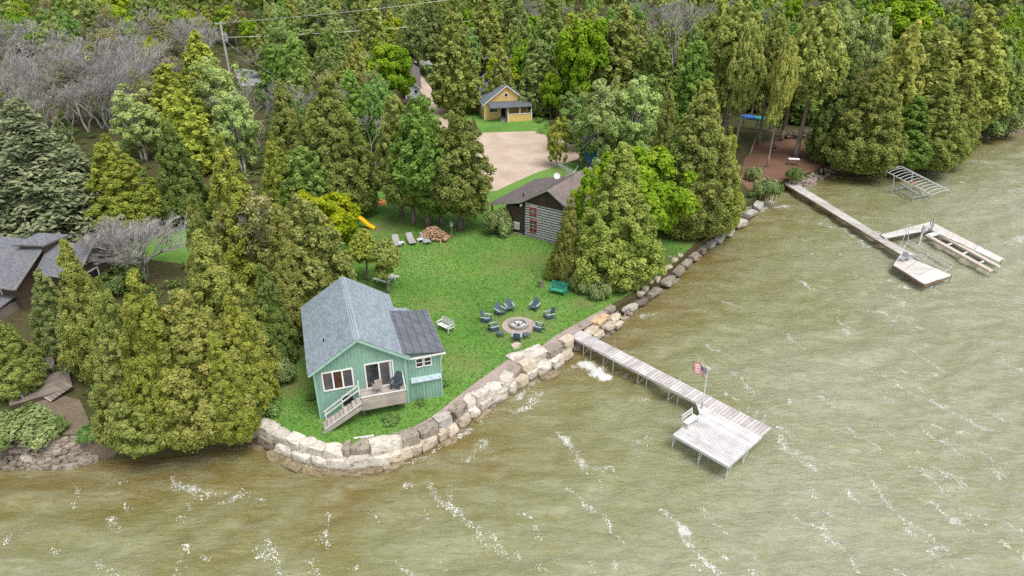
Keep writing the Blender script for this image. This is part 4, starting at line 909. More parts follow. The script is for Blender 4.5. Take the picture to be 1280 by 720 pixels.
for k, x in enumerate(xs):
    for y in (-.05, -WID + .05):
        if x > LEN - PL - .1 and y < -1: continue
        tall = .85 if (k in (1, 2) and y > -1) else (.22 if k % 3 == 0 else .08)
        m = MB(); m.tube((x, y, -2.6), (x, y, tall), .03); 
        if k % 2 == 0: m.tube((x, y, -1.1), (x + .6, y, -.2), .02)
        m.build('leg', M['alu'] if k not in (1, 2) else M['metal'], DT)
for x in (LEN - PL + .05, LEN - PL / 2, LEN - .05):
    for y in (-WID - PW + .05, -WID - PW * .5):
        m = MB(); m.tube((x, y, -2.6), (x, y, .05), .032); m.tube((x, y, -1.1), (x, y + .55, -.2), .02); m.build('leg', M['alu'], DT)
m = MB()                                        # swim ladder hoops at the outer end
for x in (LEN - 1.9, LEN - 1.2, LEN - .6):
    m.tube((x, .06, -1.2), (x, .06, .75), .022)
for k in range(4): m.tube((LEN - 1.2, .08, -.9 + k * .28), (LEN - .6, .08, -.9 + k * .28), .018)
m.path([(LEN - 1.2, .06, .75), (LEN - 1.2, -.3, .78), (LEN - 1.2, -.36, .1)], .022); m.path([(LEN - .6, .06, .75), (LEN - .6, -.3, .78), (LEN - .6, -.36, .1)], .022)
m.build('swim_ladder', M['alu'], DT)
Db = Matrix.Translation(S) @ Matrix.Rotation(drz, 4, 'Z')
def on_dock(x, y, z=0): return Db @ Vector((x, y, z))
def dock_bench():
    t = thing('dock_bench', 'small white slatted bench at the left edge of the near dock platform', 'bench', on_dock(LEN - PL + .1, -WID - 2.35, .005), drz - math.pi / 2)
    m = MB()
    for k in range(3): m.box(-.62, .62, -.12 + k * .15, k * .15 + .01, .42, .45)
    m.build('seat', M['offwhite'], t)
    m = MB()
    for k in range(2): m.beam((-.62, -.2 - k * .06, .62 + k * .2), (.62, -.2 - k * .06, .62 + k * .2), .03, .13)
    m.build('backrest', M['offwhite'], t)
    for s in (-.58, .58):
        m = MB(); m.beam((s, .28, 0), (s, .28, .42), .05, .06, (0, 1, 0)); m.beam((s, -.13, 0), (s, -.27, .9), .05, .06, (0, 1, 0)); m.build('leg', M['offwhite'], t)
dock_bench()
# flag on its pole
fb = on_dock(LEN - PL - .25, -WID - .28, 0); fh = height_at(fb, 462.0) - fb.z
t = thing('flagpole', 'tall thin white flagpole with a small gold ball at the dock platform corner', 'flagpole', fb); m = MB(); m.tube((0, 0, -1.9), (0, 0, fh), .04, .028, 8); m.build('pole', M['white'], t); MB().tube((0, 0, fh), (0, 0, fh + .16), .1, .07, 10).build('finial', M['offwhite'], t); MB().tube((0, 0, -.05), (0, 0, .5), .075, .07, 8).build('pole_bracket', M['metal'], t)
M['flag_red'] = plain('flag_red', (.5, .03, .05), .8, .05); M['flag_white'] = plain('flag_white', (.72, .72, .72), .8, .05); M['flag_blue'] = plain('flag_blue', (.03, .05, .2), .8, .05)
FW, FHh = 1.2, .72; nx_, ny_ = 38, 26; m = MB(); d = Vector((-.86, .42, 0)).normalized(); s_ = Vector((-d.y, d.x, 0))
def fpt(i, j):
    a = i / nx_; b = j / ny_
    droop = .62 * a - .12 * a * a
    return Vector((0, 0, fh - .06 - b * FHh * (1 - .06 * a))) + d * (a * FW * (.86 + .04 * b)) + s_ * (.13 * a ** .6 * math.sin(a * 9 + b * 1.4)) + Vector((0, 0, droop * (1 - b * .2)))
stars = set()
for r in range(9):
    for c in range(6 if r % 2 == 0 else 5): stars.add((1 + c * 2.4 + (1.2 if r % 2 else 0), .9 + r * 1.42))
for side in (0, 1):
    off = s_ * (.004 if side else -.004)
    for i in range(nx_):
        for j in range(ny_):
            q = [fpt(i, j) + off, fpt(i + 1, j) + off, fpt(i + 1, j + 1) + off, fpt(i, j + 1) + off]
            st_ = j // 2; m.cur = 0 if st_ % 2 == 0 else 1
            if i < nx_ * .4 and st_ < 7: m.cur = 2
            m.add(q, [(0, 1, 2, 3) if side else (3, 2, 1, 0)])
m.cur = 1                                       # the stars
for sx, sy in stars:
    for off in (s_ * .007, -s_ * .007):
        c = fpt(sx, sy) + off; m.add([c + Vector((0, 0, .022)), c + d * .02, c - Vector((0, 0, .022)), c - d * .02], [(0, 1, 2, 3)])
fl = m.build('flag', [M['flag_red'], M['flag_white'], M['flag_blue']]); fl.location = fb; tag(fl, 'american flag blowing to the left from the flagpole on the near dock', 'flag')

# ------------------------------------------------------------------ far dock
FZ = .85
FD = thing('lake_dock', 'long grey plank dock with side finger and white end platform on the far shore', 'dock', P(980, 222, FZ), 0); fw_ = wm(P(980, 222, FZ))
def planks(a, b, c, d, n, name, mat, gap=.05, th=.05, sink=0):  # quad a-b (one edge) d-c (other edge) cut into n panels along a->b
    m = MB(); a, b, c, d = [Vector(q) - Vector((0, 0, sink)) for q in (a, b, c, d)]
    L = (b - a).length
    for k in range(n):
        t0, t1 = k / n + gap / L / 2, (k + 1) / n - gap / L / 2
        m.slab([d.lerp(c, t0), d.lerp(c, t1), a.lerp(b, t1), a.lerp(b, t0)], th)
    return m.build(name, M[mat], FD, world=fw_)
pl = lambda x, y: Vector(P(x, y, FZ))
planks(pl(968, 222), pl(1090.5, 297), pl(1112, 301.5), pl(990, 226), 9, 'walkway_boards', 'dock_old')
planks(pl(970, 217), pl(979, 226), pl(994, 223), pl(985, 215), 1, 'shore_ramp', 'dock_old', .05, .05, -.12)
planks(pl(1091, 297.5), pl(1125, 317.6), pl(1146.5, 320.5), pl(1112.5, 302), 3, 'walkway_boards', 'dock_old')
planks(pl(1116, 331.4), pl(1155.6, 356), pl(1190, 344.5), pl(1125.5, 318), 3, 'platform_boards', 'dock_pale')
planks(pl(1104, 299), pl(1161, 288), pl(1163, 277.5), pl(1098.7, 294.5), 2, 'branch_boards', 'dock_pale')
planks(pl(1161.5, 287), pl(1248.5, 327.5), pl(1255, 324), pl(1164, 277.7), 3, 'finger_boards', 'dock_pale')
def leg_at(px, py, tall=.1, brace=None):
    p = pl(px, py); m = MB(); m.tube((p.x, p.y, -1.5), (p.x, p.y, FZ + tall), .032)
    if brace: q = pl(*brace); m.tube((p.x, p.y, -.1), (q.x, q.y, FZ - .05), .02)
    m.build('leg', M['rust'], FD, world=fw_)
for a in [(992, 237), (1010, 248), (1031, 261), (1052, 274), (1073, 287), (1096, 301), (1013, 239), (1045, 259), (1078, 280), (1117, 331), (1136, 343), (1155, 355.5), (1189, 344.8), (1170, 351), (1122, 303), (1140, 293), (1163, 278), (1200, 297), (1252, 325.5), (1230, 312)]: leg_at(*a)
m = MB(); pts = [pl(1116, 331.6), pl(1155.6, 356.4), pl(1190, 344.8)]
for a, b in zip(pts, pts[1:]): m.beam(a - Vector((0, 0, .13)), b - Vector((0, 0, .13)), .05, .14)
m.beam(pl(975, 226.5) - Vector((0, 0, .13)), pl(1125, 318) - Vector((0, 0, .13)), .05, .14); m.build('frame', M['rust'], FD, world=fw_)
for (px, py, lab) in ((1151, 297, 'white winch post with wheel beside the far dock branch'), (1164, 288, 'thin grey mooring post at the corner of the far dock finger')):
    p = P(px, py, FZ); t = thing('winch_post' if px < 1160 else 'mooring_post', lab, 'post', (p[0], p[1], 0)); MB().box(-.09, .09, -.09, .09, -1.2, 2.3).build('post', M['offwhite'] if px < 1160 else M['metal'], t)
    if px < 1160:
        m = MB(); c = Vector((.1, -.12, 1.9))
        for k in range(14): a, b = 6.283 * k / 14, 6.283 * (k + 1) / 14; m.tube(c + Vector((math.cos(a), 0, math.sin(a))) * .38, c + Vector((math.cos(b), 0, math.sin(b))) * .38, .03, None, 6)
        for k in range(3): a = k * 1.047; m.tube(c - Vector((math.cos(a), 0, math.sin(a))) * .38, c + Vector((math.cos(a), 0, math.sin(a))) * .38, .02, None, 6)
        m.build('wheel', M['metal'], t)
# folding chair on the far platform
patio_chair('deck_chair', 'grey deck chair on the far dock where the walkway meets the platform', tuple(P(1128, 327, FZ)), 2.4, 'fabric2', .95)
t = thing('cooler_box', 'small grey box beside the deck chair on the far dock', 'box', tuple(P(1136, 326, FZ)), .3); MB().box(-.3, .3, -.2, .2, 0, .32).build('body', M['offwhite'], t, bevel=.03); MB().box(-.32, .32, -.22, .22, .322, .38).build('lid', M['fabric2'], t, bevel=.02)
# bunk lift beside the finger
bz = .7; b0, b1 = Vector(P(1158, 294, bz)), Vector(P(1239, 339, bz)); c0, c1 = Vector(P(1170, 291, bz)), Vector(P(1249, 334, bz))
t = thing('boat_lift', 'boat lift with two long tan bunks beside the far dock finger', 'boat lift', (b0.x, b0.y, 0)); w_ = wm((b0.x, b0.y, 0))
MB().beam(b0, b1, .5, .22).build('bunk', M['bunk'], t, world=w_, bevel=.04); MB().beam(c0, c1, .5, .22).build('bunk', M['bunk'], t, world=w_, bevel=.04)
m = MB()
for f in (.02, .3, .55, .8): m.beam(b0.lerp(b1, f) - Vector((0, 0, .1)), c0.lerp(c1, f) - Vector((0, 0, .1)), .16, .14)
m.build('cross_beam', M['offwhite'], t, world=w_)
m = MB(); m.slab([c0 + Vector((0, 0, .12)), c0.lerp(c1, .08) + Vector((0, 0, .12)), b0.lerp(b1, .08) + Vector((0, 0, .12)), b0 + Vector((0, 0, .12))], .04); m.build('front_plate', M['dock_white'], t, world=w_)
for q in (b0, b1, c0, c1, b0.lerp(b1, .5)): MB().tube((q.x, q.y, -1.4), (q.x, q.y, bz - .1), .05).build('leg', M['metal'], t, world=w_)
# bare cradle lift of aluminium tube
cz = .35; q = [Vector(P(x, y, cz)) for x, y in ((1128, 311), (1135, 303), (1190, 333), (1180, 341))]
t = thing('personal_boat_lift', 'low bare aluminium cradle lift between the two arms of the far dock', 'boat lift', (q[0].x, q[0].y, 0)); w_ = wm((q[0].x, q[0].y, 0)); m = MB()
for a, b in ((q[0], q[3]), (q[1], q[2])): m.tube(a + Vector((0, 0, .25)), b + Vector((0, 0, .25)), .045, None, 6); m.tube(a - Vector((0, 0, .2)), b - Vector((0, 0, .2)), .045, None, 6)
m.build('rails', M['alu'], t, world=w_)
m = MB()
for f in (0, .5, 1): m.tube(q[0].lerp(q[3], f), q[1].lerp(q[2], f), .04, None, 6)
m.build('cross_beam', M['alu'], t, world=w_)
for k in range(4): p = q[k]; MB().tube((p.x, p.y, -1.2), (p.x, p.y, cz + .3), .045, None, 6).build('leg', M['alu'], t, world=w_)
m = MB(); p = q[1]; m.tube((p.x, p.y, .3), (p.x - .3, p.y + .2, 2.2), .04); m.tube((p.x - .9, p.y - .3, .3), (p.x - .3, p.y + .2, 2.2), .03); c = Vector((p.x - .3, p.y + .1, 2.0))
for k in range(12): a, b = 6.283 * k / 12, 6.283 * (k + 1) / 12; m.tube(c + Vector((math.cos(a), 0, math.sin(a))) * .4, c + Vector((math.cos(b), 0, math.sin(b))) * .4, .025, None, 6)
m.build('winch_frame', M['alu'], t, world=w_)
# canopy lift
tz = 2.35; TL, TR, BR, BL = [Vector(P(x, y, tz)) for x, y in ((1106, 213.5), (1127, 208), (1186.5, 238), (1164.5, 244))]
t = thing('canopy_boat_lift', 'bare canopy frame boat lift with curved ribs standing in the shallows near the cedars', 'boat lift', (TL.x, TL.y, 0)); w_ = wm((TL.x, TL.y, 0))
m = MB(); m.tube(TL, BL, .075); m.tube(TR, BR, .075); m.tube(TR.lerp(TL, .12) + Vector((0, 0, .12)), BR.lerp(BL, .12) + Vector((0, 0, .12)), .045); m.tube(TL, TR, .05); m.build('canopy_rails', M['alu'], t, world=w_)
for k in range(13):
    f = k / 12; a, b = TL.lerp(BL, f), TR.lerp(BR, f); m = MB(); pts = [a.lerp(b, g) + Vector((0, 0, .2 * math.sin(math.pi * g))) for g in (0, .1, .25, .5, .75, .9, 1)]; ov = b + (b - a) * .12 - Vector((0, 0, .25)); m.path(pts + [ov], .035, 6); m.build('canopy_bow', M['alu'], t, world=w_)
base = [Vector((*P(x, y, 0)[:2], 0)) for x, y in ((1117, 240), (1139, 251), (1161, 246), (1140, 235))]
for p, q_ in ((base[0], TL.lerp(BL, .22)), (base[1], TL.lerp(BL, .72)), (base[2], TR.lerp(BR, .75)), (base[3], TR.lerp(BR, .25))): MB().tube((p.x, p.y, -1.3), q_, .06).build('post', M['alu'], t, world=w_)
m = MB(); up = Vector((0, 0, .35))
for a, b in zip(base, base[1:] + base[:1]): m.beam(a + up, b + up, .12, .16)
m.build('base_frame', M['metal'], t, world=w_)
m = MB()
for f in (.25, .75): m.beam(base[0].lerp(base[3], f) + Vector((0, 0, 1.0)), base[1].lerp(base[2], f) + Vector((0, 0, .75)), .22, .16)
m.build('bunk', M['metal'], t, world=w_); p = base[0].lerp(base[2], .45); MB().box(p.x - .25, p.x + .25, p.y - .15, p.y + .15, 1.3, 1.6).build('winch_cover', M['red'], t, world=w_)

# ------------------------------------------------------------------ far shore clearing
M['turq'] = plain('turquoise_hull', (.08, .55, .55), .4, .1); M['blue_hull'] = plain('blue_hull', (.04, .17, .5), .5, .1)
def kayak(label, c, az, L, mat, roll=.5, z=1.5):
    m = MB(); n = 14; k8 = 10; vs = []; d = Vector((math.cos(az), math.sin(az), 0)); s = Vector((-d.y, d.x, 0))
    for i in range(n + 1):
        tt = i / n * 2 - 1; w = .42 * (1 - abs(tt) ** 2.4) + .01; h = .26 * (1 - abs(tt) ** 3) + .01
        for k in range(k8): a = 6.283 * k / k8; vs.append(d * (tt * L / 2) + s * (w * math.cos(a) * math.cos(roll)) + Vector((0, 0, h * math.sin(a) + w * math.cos(a) * math.sin(roll) + .12 * tt * tt)))
    fs = [(i * k8 + k, i * k8 + (k + 1) % k8, (i + 1) * k8 + (k + 1) % k8, (i + 1) * k8 + k) for i in range(n) for k in range(k8)]; m.add(vs, fs)
    o = m.build('kayak', M[mat], smooth=True); o.location = c; tag(o, label, 'kayak', 'kayaks stored on the rack')
RX = P(949, 171, GZ); rax = heading(P(930, 148, GZ + 2), P(970, 153, GZ + 2))
kayak('turquoise kayak upside down on the rack behind the far dock clearing', Vector(P(956, 149, GZ + 1.9)), rax - .1, 4.0, 'turq'); kayak('deep blue kayak at the left on the rack behind the far dock clearing', Vector(P(937, 146.5, GZ + 1.9)), rax + .12, 3.4, 'blue_hull')
rc = P(948, 150, GZ + 1.5); t = thing('kayak_rack', 'rough timber rack holding two kayaks under the cedars', 'rack', (rc[0], rc[1], GZ), rax)
for x in (-2.2, -.1, 2.0):
    m = MB()
    for y in (-.5, .5): m.tube((x, y, 0), (x, y, 1.65), .06, None, 6)
    m.tube((x, -.65, 1.5), (x, .65, 1.5), .05, None, 6); m.build('trestle', M['oldwood'], t)
t = thing('work_table', 'white topped cleaning table beside the leaning trunk near the far dock', 'table', P(991, 206), -.15); MB().box(-.75, .75, -.35, .35, .82, .88).build('tabletop', M['white'], t)
for x in (-.65, .65):
    for y in (-.28, .28): MB().box(x - .04, x + .04, y - .04, y + .04, 0, .82).build('leg', M['oldwood'], t)
t = thing('grill', 'covered black grill standing between the trunks in the far clearing', 'grill', P(966, 190), .3); m = MB(); m.tube((0, 0, .55), (0, 0, .75), .34, .4, 12); m.tube((0, 0, .75), (0, 0, 1.05), .4, .16, 12); m.build('kettle', M['black'], t)
for a in (.3, 2.4, 4.5): MB().tube((.2 * math.cos(a), .2 * math.sin(a), .6), (.35 * math.cos(a), .35 * math.sin(a), 0), .025).build('leg', M['metal'], t)
o = thing('brush_pile', 'dark pile of stacked brush and logs at the back of the far clearing', 'brush pile', P(993, 172)); m = MB(); r2 = random.Random(9)
for k in range(90):
    c = Vector((r2.uniform(-2, 2), r2.gauss(0, .6), r2.uniform(.1, 1.0))); a = r2.uniform(0, 3.14); dd2 = Vector((math.cos(a), math.sin(a) * .5, r2.uniform(-.3, .3))) * r2.uniform(.4, 1.1); m.tube(c - dd2, c + dd2, r2.uniform(.04, .11), None, 5)
m.build('branches', M['oldwood'], o)
for px, lab in (((700, 133), 'grey picnic table in shade behind the yellow house'),):
    t = thing('picnic_table', lab, 'picnic table', P(*px), .2); MB().box(-1, 1, -.4, .4, .72, .78).build('tabletop', M['fabric'], t)
    for s in (-1, 1): MB().box(-1, 1, s * .75 - .14, s * .75 + .14, .42, .47).build('bench_seat', M['fabric'], t)
    for x in (-.6, .6): m = MB(); m.beam((x, -.6, 0), (x, -.2, .72), .05, .1); m.beam((x, .6, 0), (x, .2, .72), .05, .1); m.box(x - .02, x + .02, -.85, .85, .36, .42); m.build('leg', M['oldwood'], t)

# ------------------------------------------------------------------ utility pole and lines
up_y = 140.0
def at_dist(px, py, y): d = ray(px, py); t = y / d[1]; return Vector((d[0] * t, y, HC + d[2] * t))
pt_ = at_dist(275, 27, up_y); pb_ = Vector((pt_.x, pt_.y, GZ)); hp = pt_.z - GZ
t = thing('utility_pole', 'grey wooden utility pole with round transformer above the trees', 'utility pole', pb_); MB().tube((0, 0, 0), (0, 0, hp), .24, .19, 10).build('pole', M['pole_wood'], t); MB().beam((-1.0, 0, hp - .4), (1.0, 0, hp - .4), .1, .12).build('crossarm', M['pole_wood'], t)
m = MB(); m.tube((.62, -.1, hp - 3.6), (.62, -.1, hp - 2.3), .33, .33, 14); m.tube((.62, -.1, hp - 2.3), (.62, -.1, hp - 2.2), .33, .1, 14); tr = m.build('transformer', M['metal'], t); MB().tube((.62, -.1, hp - 2.2), (.62, -.1, hp - 1.8), .05).build('bushing', M['white'], tr); MB().beam((.1, -.05, hp - 2.8), (.4, -.08, hp - 2.8), .06, .3).build('bracket', M['metal'], tr)
def wire(label, a, b, sag, r=.028):
    m = MB(); n = 14; pts = [Vector(a).lerp(Vector(b), k / n) - Vector((0, 0, sag * 4 * (k / n) * (1 - k / n))) for k in range(n + 1)]; m.path(pts, r, 5); o = m.build('power_line', M['metal']); tag(o, label, 'power line')
wire('power line running left from the utility pole top', pt_ - Vector((0, 0, .2)), at_dist(-40, 40, 150), .5); wire('upper power line running right from the utility pole over the wood', pt_ - Vector((0, 0, .2)), at_dist(640, -12, 150), .6)
wire('lower power line running right from the transformer', pt_ - Vector((0, 0, 2.9)), at_dist(640, 20, 165), .7); wire('service cable dropping from the utility pole to the right behind the cedars', pt_ - Vector((0, 0, 3.2)), at_dist(345, 95, 118), .3)
# ------------------------------------------------------------------ boulders of the lake wall
M['rock'] = tinted('pale_limestone', (.47, .43, .38), (.66, .63, .59), .9, .9, (.34, .3, .27)); 
def rock_mesh(name, seed, blocky=.93):
    r = np.random.default_rng(seed); bm = bmesh.new(); bmesh.ops.create_cube(bm, size=2)
    bmesh.ops.subdivide_edges(bm, edges=bm.edges, cuts=3, use_grid_fill=True)
    planes = []
    for k in range(9):
        n = r.normal(size=3); n[2] *= .5; n /= np.linalg.norm(n); planes.append((n, .96 + .34 * r.random()))
    ph = r.random((4, 3)) * 6.28; fr = r.normal(size=(4, 3)) * 1.7
    for v in bm.verts:
        p = np.array(v.co); s = p / np.linalg.norm(p); q = p * blocky + s * 1.15 * (1 - blocky)
        for n, dd in planes:
            e = q @ n - dd
            if e > 0: q = q - n * e * .95
        q = q * (1 + .028 * sum(math.sin(fr[k] @ q + ph[k][0]) for k in range(4)) / 2) + r.normal(size=3) * .012
        v.co = q
    zmin = min(v.co.z for v in bm.verts); zmax = max(v.co.z for v in bm.verts)
    me = bpy.data.meshes.new(name); bm.to_mesh(me); bm.free(); me.materials.append(M['rock'])
    me.polygons.foreach_set('use_smooth', [False] * len(me.polygons)); return me
ROCKS = [rock_mesh('boulder', s) for s in range(10)]
TONE = {'W': ((.98, .965, .93), 'cream white'), 'G': ((.72, .72, .72), 'grey'), 'T': ((.9, .83, .71), 'tan'), 'D': ((.5, .46, .41), 'dark weathered'), 'Y': ((1.0, .76, .5), 'golden'), 'K': ((.36, .33, .29), 'dark wet')}
def boulder(px, py, wpx, tone, zc, label, group, hz=.42, depth=.45, rz=None, k=[0], name='boulder', flat=False):
    k[0] += 1; c = Vector(P(px, py, zc)); D = (c - Vector((0, 0, HC))).length; w = wpx * D / FPX / 2 * 1.12
    o = bpy.data.objects.new(name, ROCKS[(k[0] * 7) % len(ROCKS)]); COL.objects.link(o)
    # lie along the wall
    best = min(zip(EDGE, EDGE[1:]), key=lambda e: math.hypot((e[0][0] + e[1][0]) / 2 - c.x, (e[0][1] + e[1][1]) / 2 - c.y)); az = heading(*best) if rz is None else rz
    o.location = c; o.rotation_euler = (rnd.uniform(-.1, .1), rnd.uniform(-.1, .1), az + rnd.uniform(-.15, .15) + (math.pi if k[0] % 2 else 0)); o.scale = (w * .98, max(depth, min(w * .55, .66)) if not flat else depth, hz * rnd.uniform(.85, 1.1))
    t = TONE[tone][0]; j = rnd.uniform(.9, 1.1); o.color = (t[0] * j, t[1] * j, t[2] * j, 1)
    tag(o, label, 'boulder', group)
UP = [(313, 530, 17, 'G'), (331, 535, 23, 'W'), (343, 541, 14, 'W'), (355, 547, 20, 'W'), (372, 554, 21, 'W'), (386, 558, 16, 'W'), (399, 561, 19, 'W'), (418, 564, 23, 'W'), (433, 563, 10, 'D'), (452, 561, 25, 'D'), (482, 557, 34, 'W'), (509, 551, 27, 'D'), (535, 539.5, 23, 'D'), (553, 527, 18, 'G'), (573, 514, 20, 'D'), (587, 502, 18, 'W'), (599, 496, 18, 'W'), (614, 487, 25, 'W'), (632, 476, 21, 'W'), (642, 465, 23, 'D'), (645, 449, 21, 'W'), (665, 446, 33, 'W'), (659, 458, 19, 'T'), (690, 440, 24, 'D'), (709, 429, 18, 'T')]
LO = [(315, 541, 23, 'T'), (337, 552, 21, 'D'), (358, 561, 21, 'W'), (379, 570, 25, 'W'), (402, 576, 21, 'W'), (423, 579, 20, 'W'), (446, 578, 28, 'W'), (473, 575, 26, 'W'), (498, 569, 27, 'T'), (519, 561, 16, 'T'), (535, 553, 22, 'T'), (550, 544, 12, 'T'), (563, 537, 15, 'T'), (577, 526, 18, 'T'), (590, 516, 14, 'W'), (604, 505, 20, 'W'), (621, 495, 23, 'W'), (638, 485, 14, 'W'), (650, 478, 16, 'T'), (663, 467, 19, 'W'), (679, 460, 22, 'W'), (695, 453, 18, 'W'), (707, 444, 17, 'T')]
near = lambda px: 'at the wooded left end' if px < 345 else ('below the cottage stairs' if px < 440 else ('below the loose plank' if px < 530 else ('below the annexe' if px < 600 else ('below the fire pit' if px < 655 else 'beside the near dock'))))
from collections import Counter
cnt = Counter(); ORD = ['first', 'second', 'third', 'fourth', 'fifth', 'sixth', 'seventh', 'eighth', 'ninth', 'tenth']
for row, lst, z, hz in (('top', UP, 1.02, .46), ('lower', LO, .36, .5)):
    for px, py, w, tn in lst:
        key = (row, tn, near(px)); cnt[key] += 1
        boulder(px, py, w, tn, z, f"{TONE[tn][1]} boulder, {row} row of the wall {near(px)}, {ORD[cnt[key] - 1]} from left", 'boulders of the lake wall', hz)
# water-line slabs in front of the two rows
TOE = [(322, 556), (345, 571), (368, 581), (392, 588), (416, 590), (440, 590), (466, 587), (492, 581), (600, 519), (560, 549), (686, 470)]
for k, (px, py) in enumerate(TOE): boulder(px, py, 24, 'T', .0, f"low tan ledge stone at the waterline, {ORD[sorted(TOE).index((px, py))] if sorted(TOE).index((px, py)) < 10 else 'near the dock'} along the wall foot", 'ledge stones at the waterline', .16, .5)
NEARDOCK = [(729, 408, 13, 'D', 1.2), (750, 400, 23, 'Y', 1.25), (738, 413, 20, 'T', .9), (747, 418, 16, 'T', .5), (762, 387, 15, 'D', 1.2), (761, 408, 20, 'T', .7), (768, 398, 18, 'T', .7), (772, 406, 14, 'T', .25), (782, 383, 19, 'G', .6), (723, 421, 15, 'T', .6)]
for k, (px, py, w, tn, z) in enumerate(NEARDOCK): boulder(px, py, w, tn, z, f"{TONE[tn][1]} rock right of the near dock, {ORD[k]} along from it", 'rocks right of the dock', .22, .32)
SEA = [(800, 377, 23, 'K', .5), (815, 366, 26, 'D', .55), (834, 351, 28, 'D', .6), (847, 339, 22, 'D', .6), (857, 330, 20, 'D', .6), (867, 321, 20, 'D', .6), (878, 312, 18, 'K', .6), (888, 305, 18, 'G', .6), (899, 297, 22, 'G', .65), (911, 289, 22, 'G', .65), (924, 279, 24, 'G', .65), (937, 267, 22, 'G', .65), (948, 257, 18, 'G', .6), (790, 385, 16, 'G', .4)]
for k, (px, py, w, tn, z) in enumerate(SEA): boulder(px, py, w * .85, tn, z - .1, f"{TONE[tn][1]} slab of the old sea wall, {ORD[k] if k < 10 else ORD[13 - k] + ' from the far end' if k < 13 else 'partly under the big cedar'}{' from the big cedar' if k < 10 else ''}", 'slabs of the old sea wall', .32, .34)
for k, (px, py) in enumerate([(806, 361), (813, 353), (822, 349), (829, 338), (836, 334), (843, 326), (850, 320), (801, 367)]): boulder(px, py, 9, 'T', 1.3, f"small tan stone on top of the sea wall by the big cedar, {ORD[k]} going away", 'loose stones on the sea wall', .2, .25)
boulder(645, 433, 10, 'T', 1.35, 'small tan stone on the grass behind the chair backing onto the lake wall', None, .2, .25)
boulder(34, 572, 10, 'W', .5, 'small white stone on the rubble at the lower left shore', None, .2, .25)
# rubble too small to count
def rubble(name, label, spots, seed, mat):
    r = np.random.default_rng(seed); m = MB()
    for (pxs, pys, z0, z1, n, s0, s1) in spots:
        for k in range(n):
            t = r.random(); a = len(pxs) - 1; i = min(int(t * a), a - 1); f = t * a - i; g = r.random()
            px = pxs[i] * (1 - f) + pxs[i + 1] * f; py = pys[i] * (1 - f) + pys[i + 1] * f; z = z0 + (z1 - z0) * g; c = Vector(P(px, py, 0)); 
            inw = Vector((-.25, .97, 0)) if px < 300 else Vector((-.6, .8, 0)); c = Vector((c.x, c.y, z)) + inw * (g * 1.3 + r.normal() * .15); s = s0 + (s1 - s0) * r.random() ** 2
            vs = []
            for e in ((-1, -1, -1), (1, -1, -1), (1, 1, -1), (-1, 1, -1), (-1, -1, 1), (1, -1, 1), (1, 1, 1), (-1, 1, 1)): vs.append(c + Vector(np.array(e) * s * (.55 + .45 * r.random(3)) * np.array([1.2, 1, .7])))
            m.add(vs, [(0, 3, 2, 1), (4, 5, 6, 7), (0, 1, 5, 4), (1, 2, 6, 5), (2, 3, 7, 6), (3, 0, 4, 7)])
    o = m.build(name, mat); tag(o, kind='stuff', label=label); return o
M['rubble'] = wood('shore_rubble', (.3, .255, .215), .3, 0, 2)
rubble('shore_rubble', 'rubble of small brown stones along the shore', [((-20, 30, 60, 95, 125), (586, 585, 585, 580, 575), -.05, 1.25, 620, .07, .26), ((320, 400, 470, 560, 640, 705), (556, 590, 588, 550, 497, 452), -.1, .3, 200, .06, .22), ((715, 760, 790), (440, 418, 392), 0, 1.1, 160, .08, .3), ((790, 850, 900, 950), (392, 340, 300, 258), .1, 1.2, 220, .08, .3),
      ((1000, 1030, 1060), (240, 222, 200), 0, .9, 240, .1, .35), ((1180, 1220, 1290), (180, 174, 163), 0, 1.0, 160, .15, .5), ((935, 950, 972), (268, 252, 240), 0, .9, 120, .1, .35)], 4, M['rubble'])
# ------------------------------------------------------------------ foliage
M['cedar'] = leaf_mat('cedar_sprays', (.145, .2, .052), (.28, .345, .1), (.43, .47, .175), .46)
M['spruce'] = leaf_mat('spruce_needles', (.16, .2, .1), (.3, .345, .165), (.44, .475, .25), .4)
M['maple'] = leaf_mat('maple_leaves', (.13, .23, .025), (.25, .36, .035), (.48, .52, .06), .4)
M['aspen'] = leaf_mat('aspen_leaves', (.17, .23, .08), (.29, .36, .13), (.45, .5, .23), .4)
M['bud'] = leaf_mat('opening_buds', (.14, .15, .06), (.24, .25, .1), (.48, .47, .28), .3)
M['shrub'] = leaf_mat('shrub_leaves', (.1, .15, .05), (.2, .26, .1), (.36, .4, .19), .3)
M['bark'] = plain('cedar_bark', (.2, .165, .135), .95, .3, 3, grain=(1, 1, .2)); M['bark_white'] = plain('birch_bark', (.52, .5, .46), .85, .3, 3, grain=(1, 1, 2)); M['bark_grey'] = plain('bare_grey_twigs', (.3, .28, .27), .9, .2, 2); M['bark_dark'] = plain('dark_bark', (.09, .08, .07), .95, .3, 3)

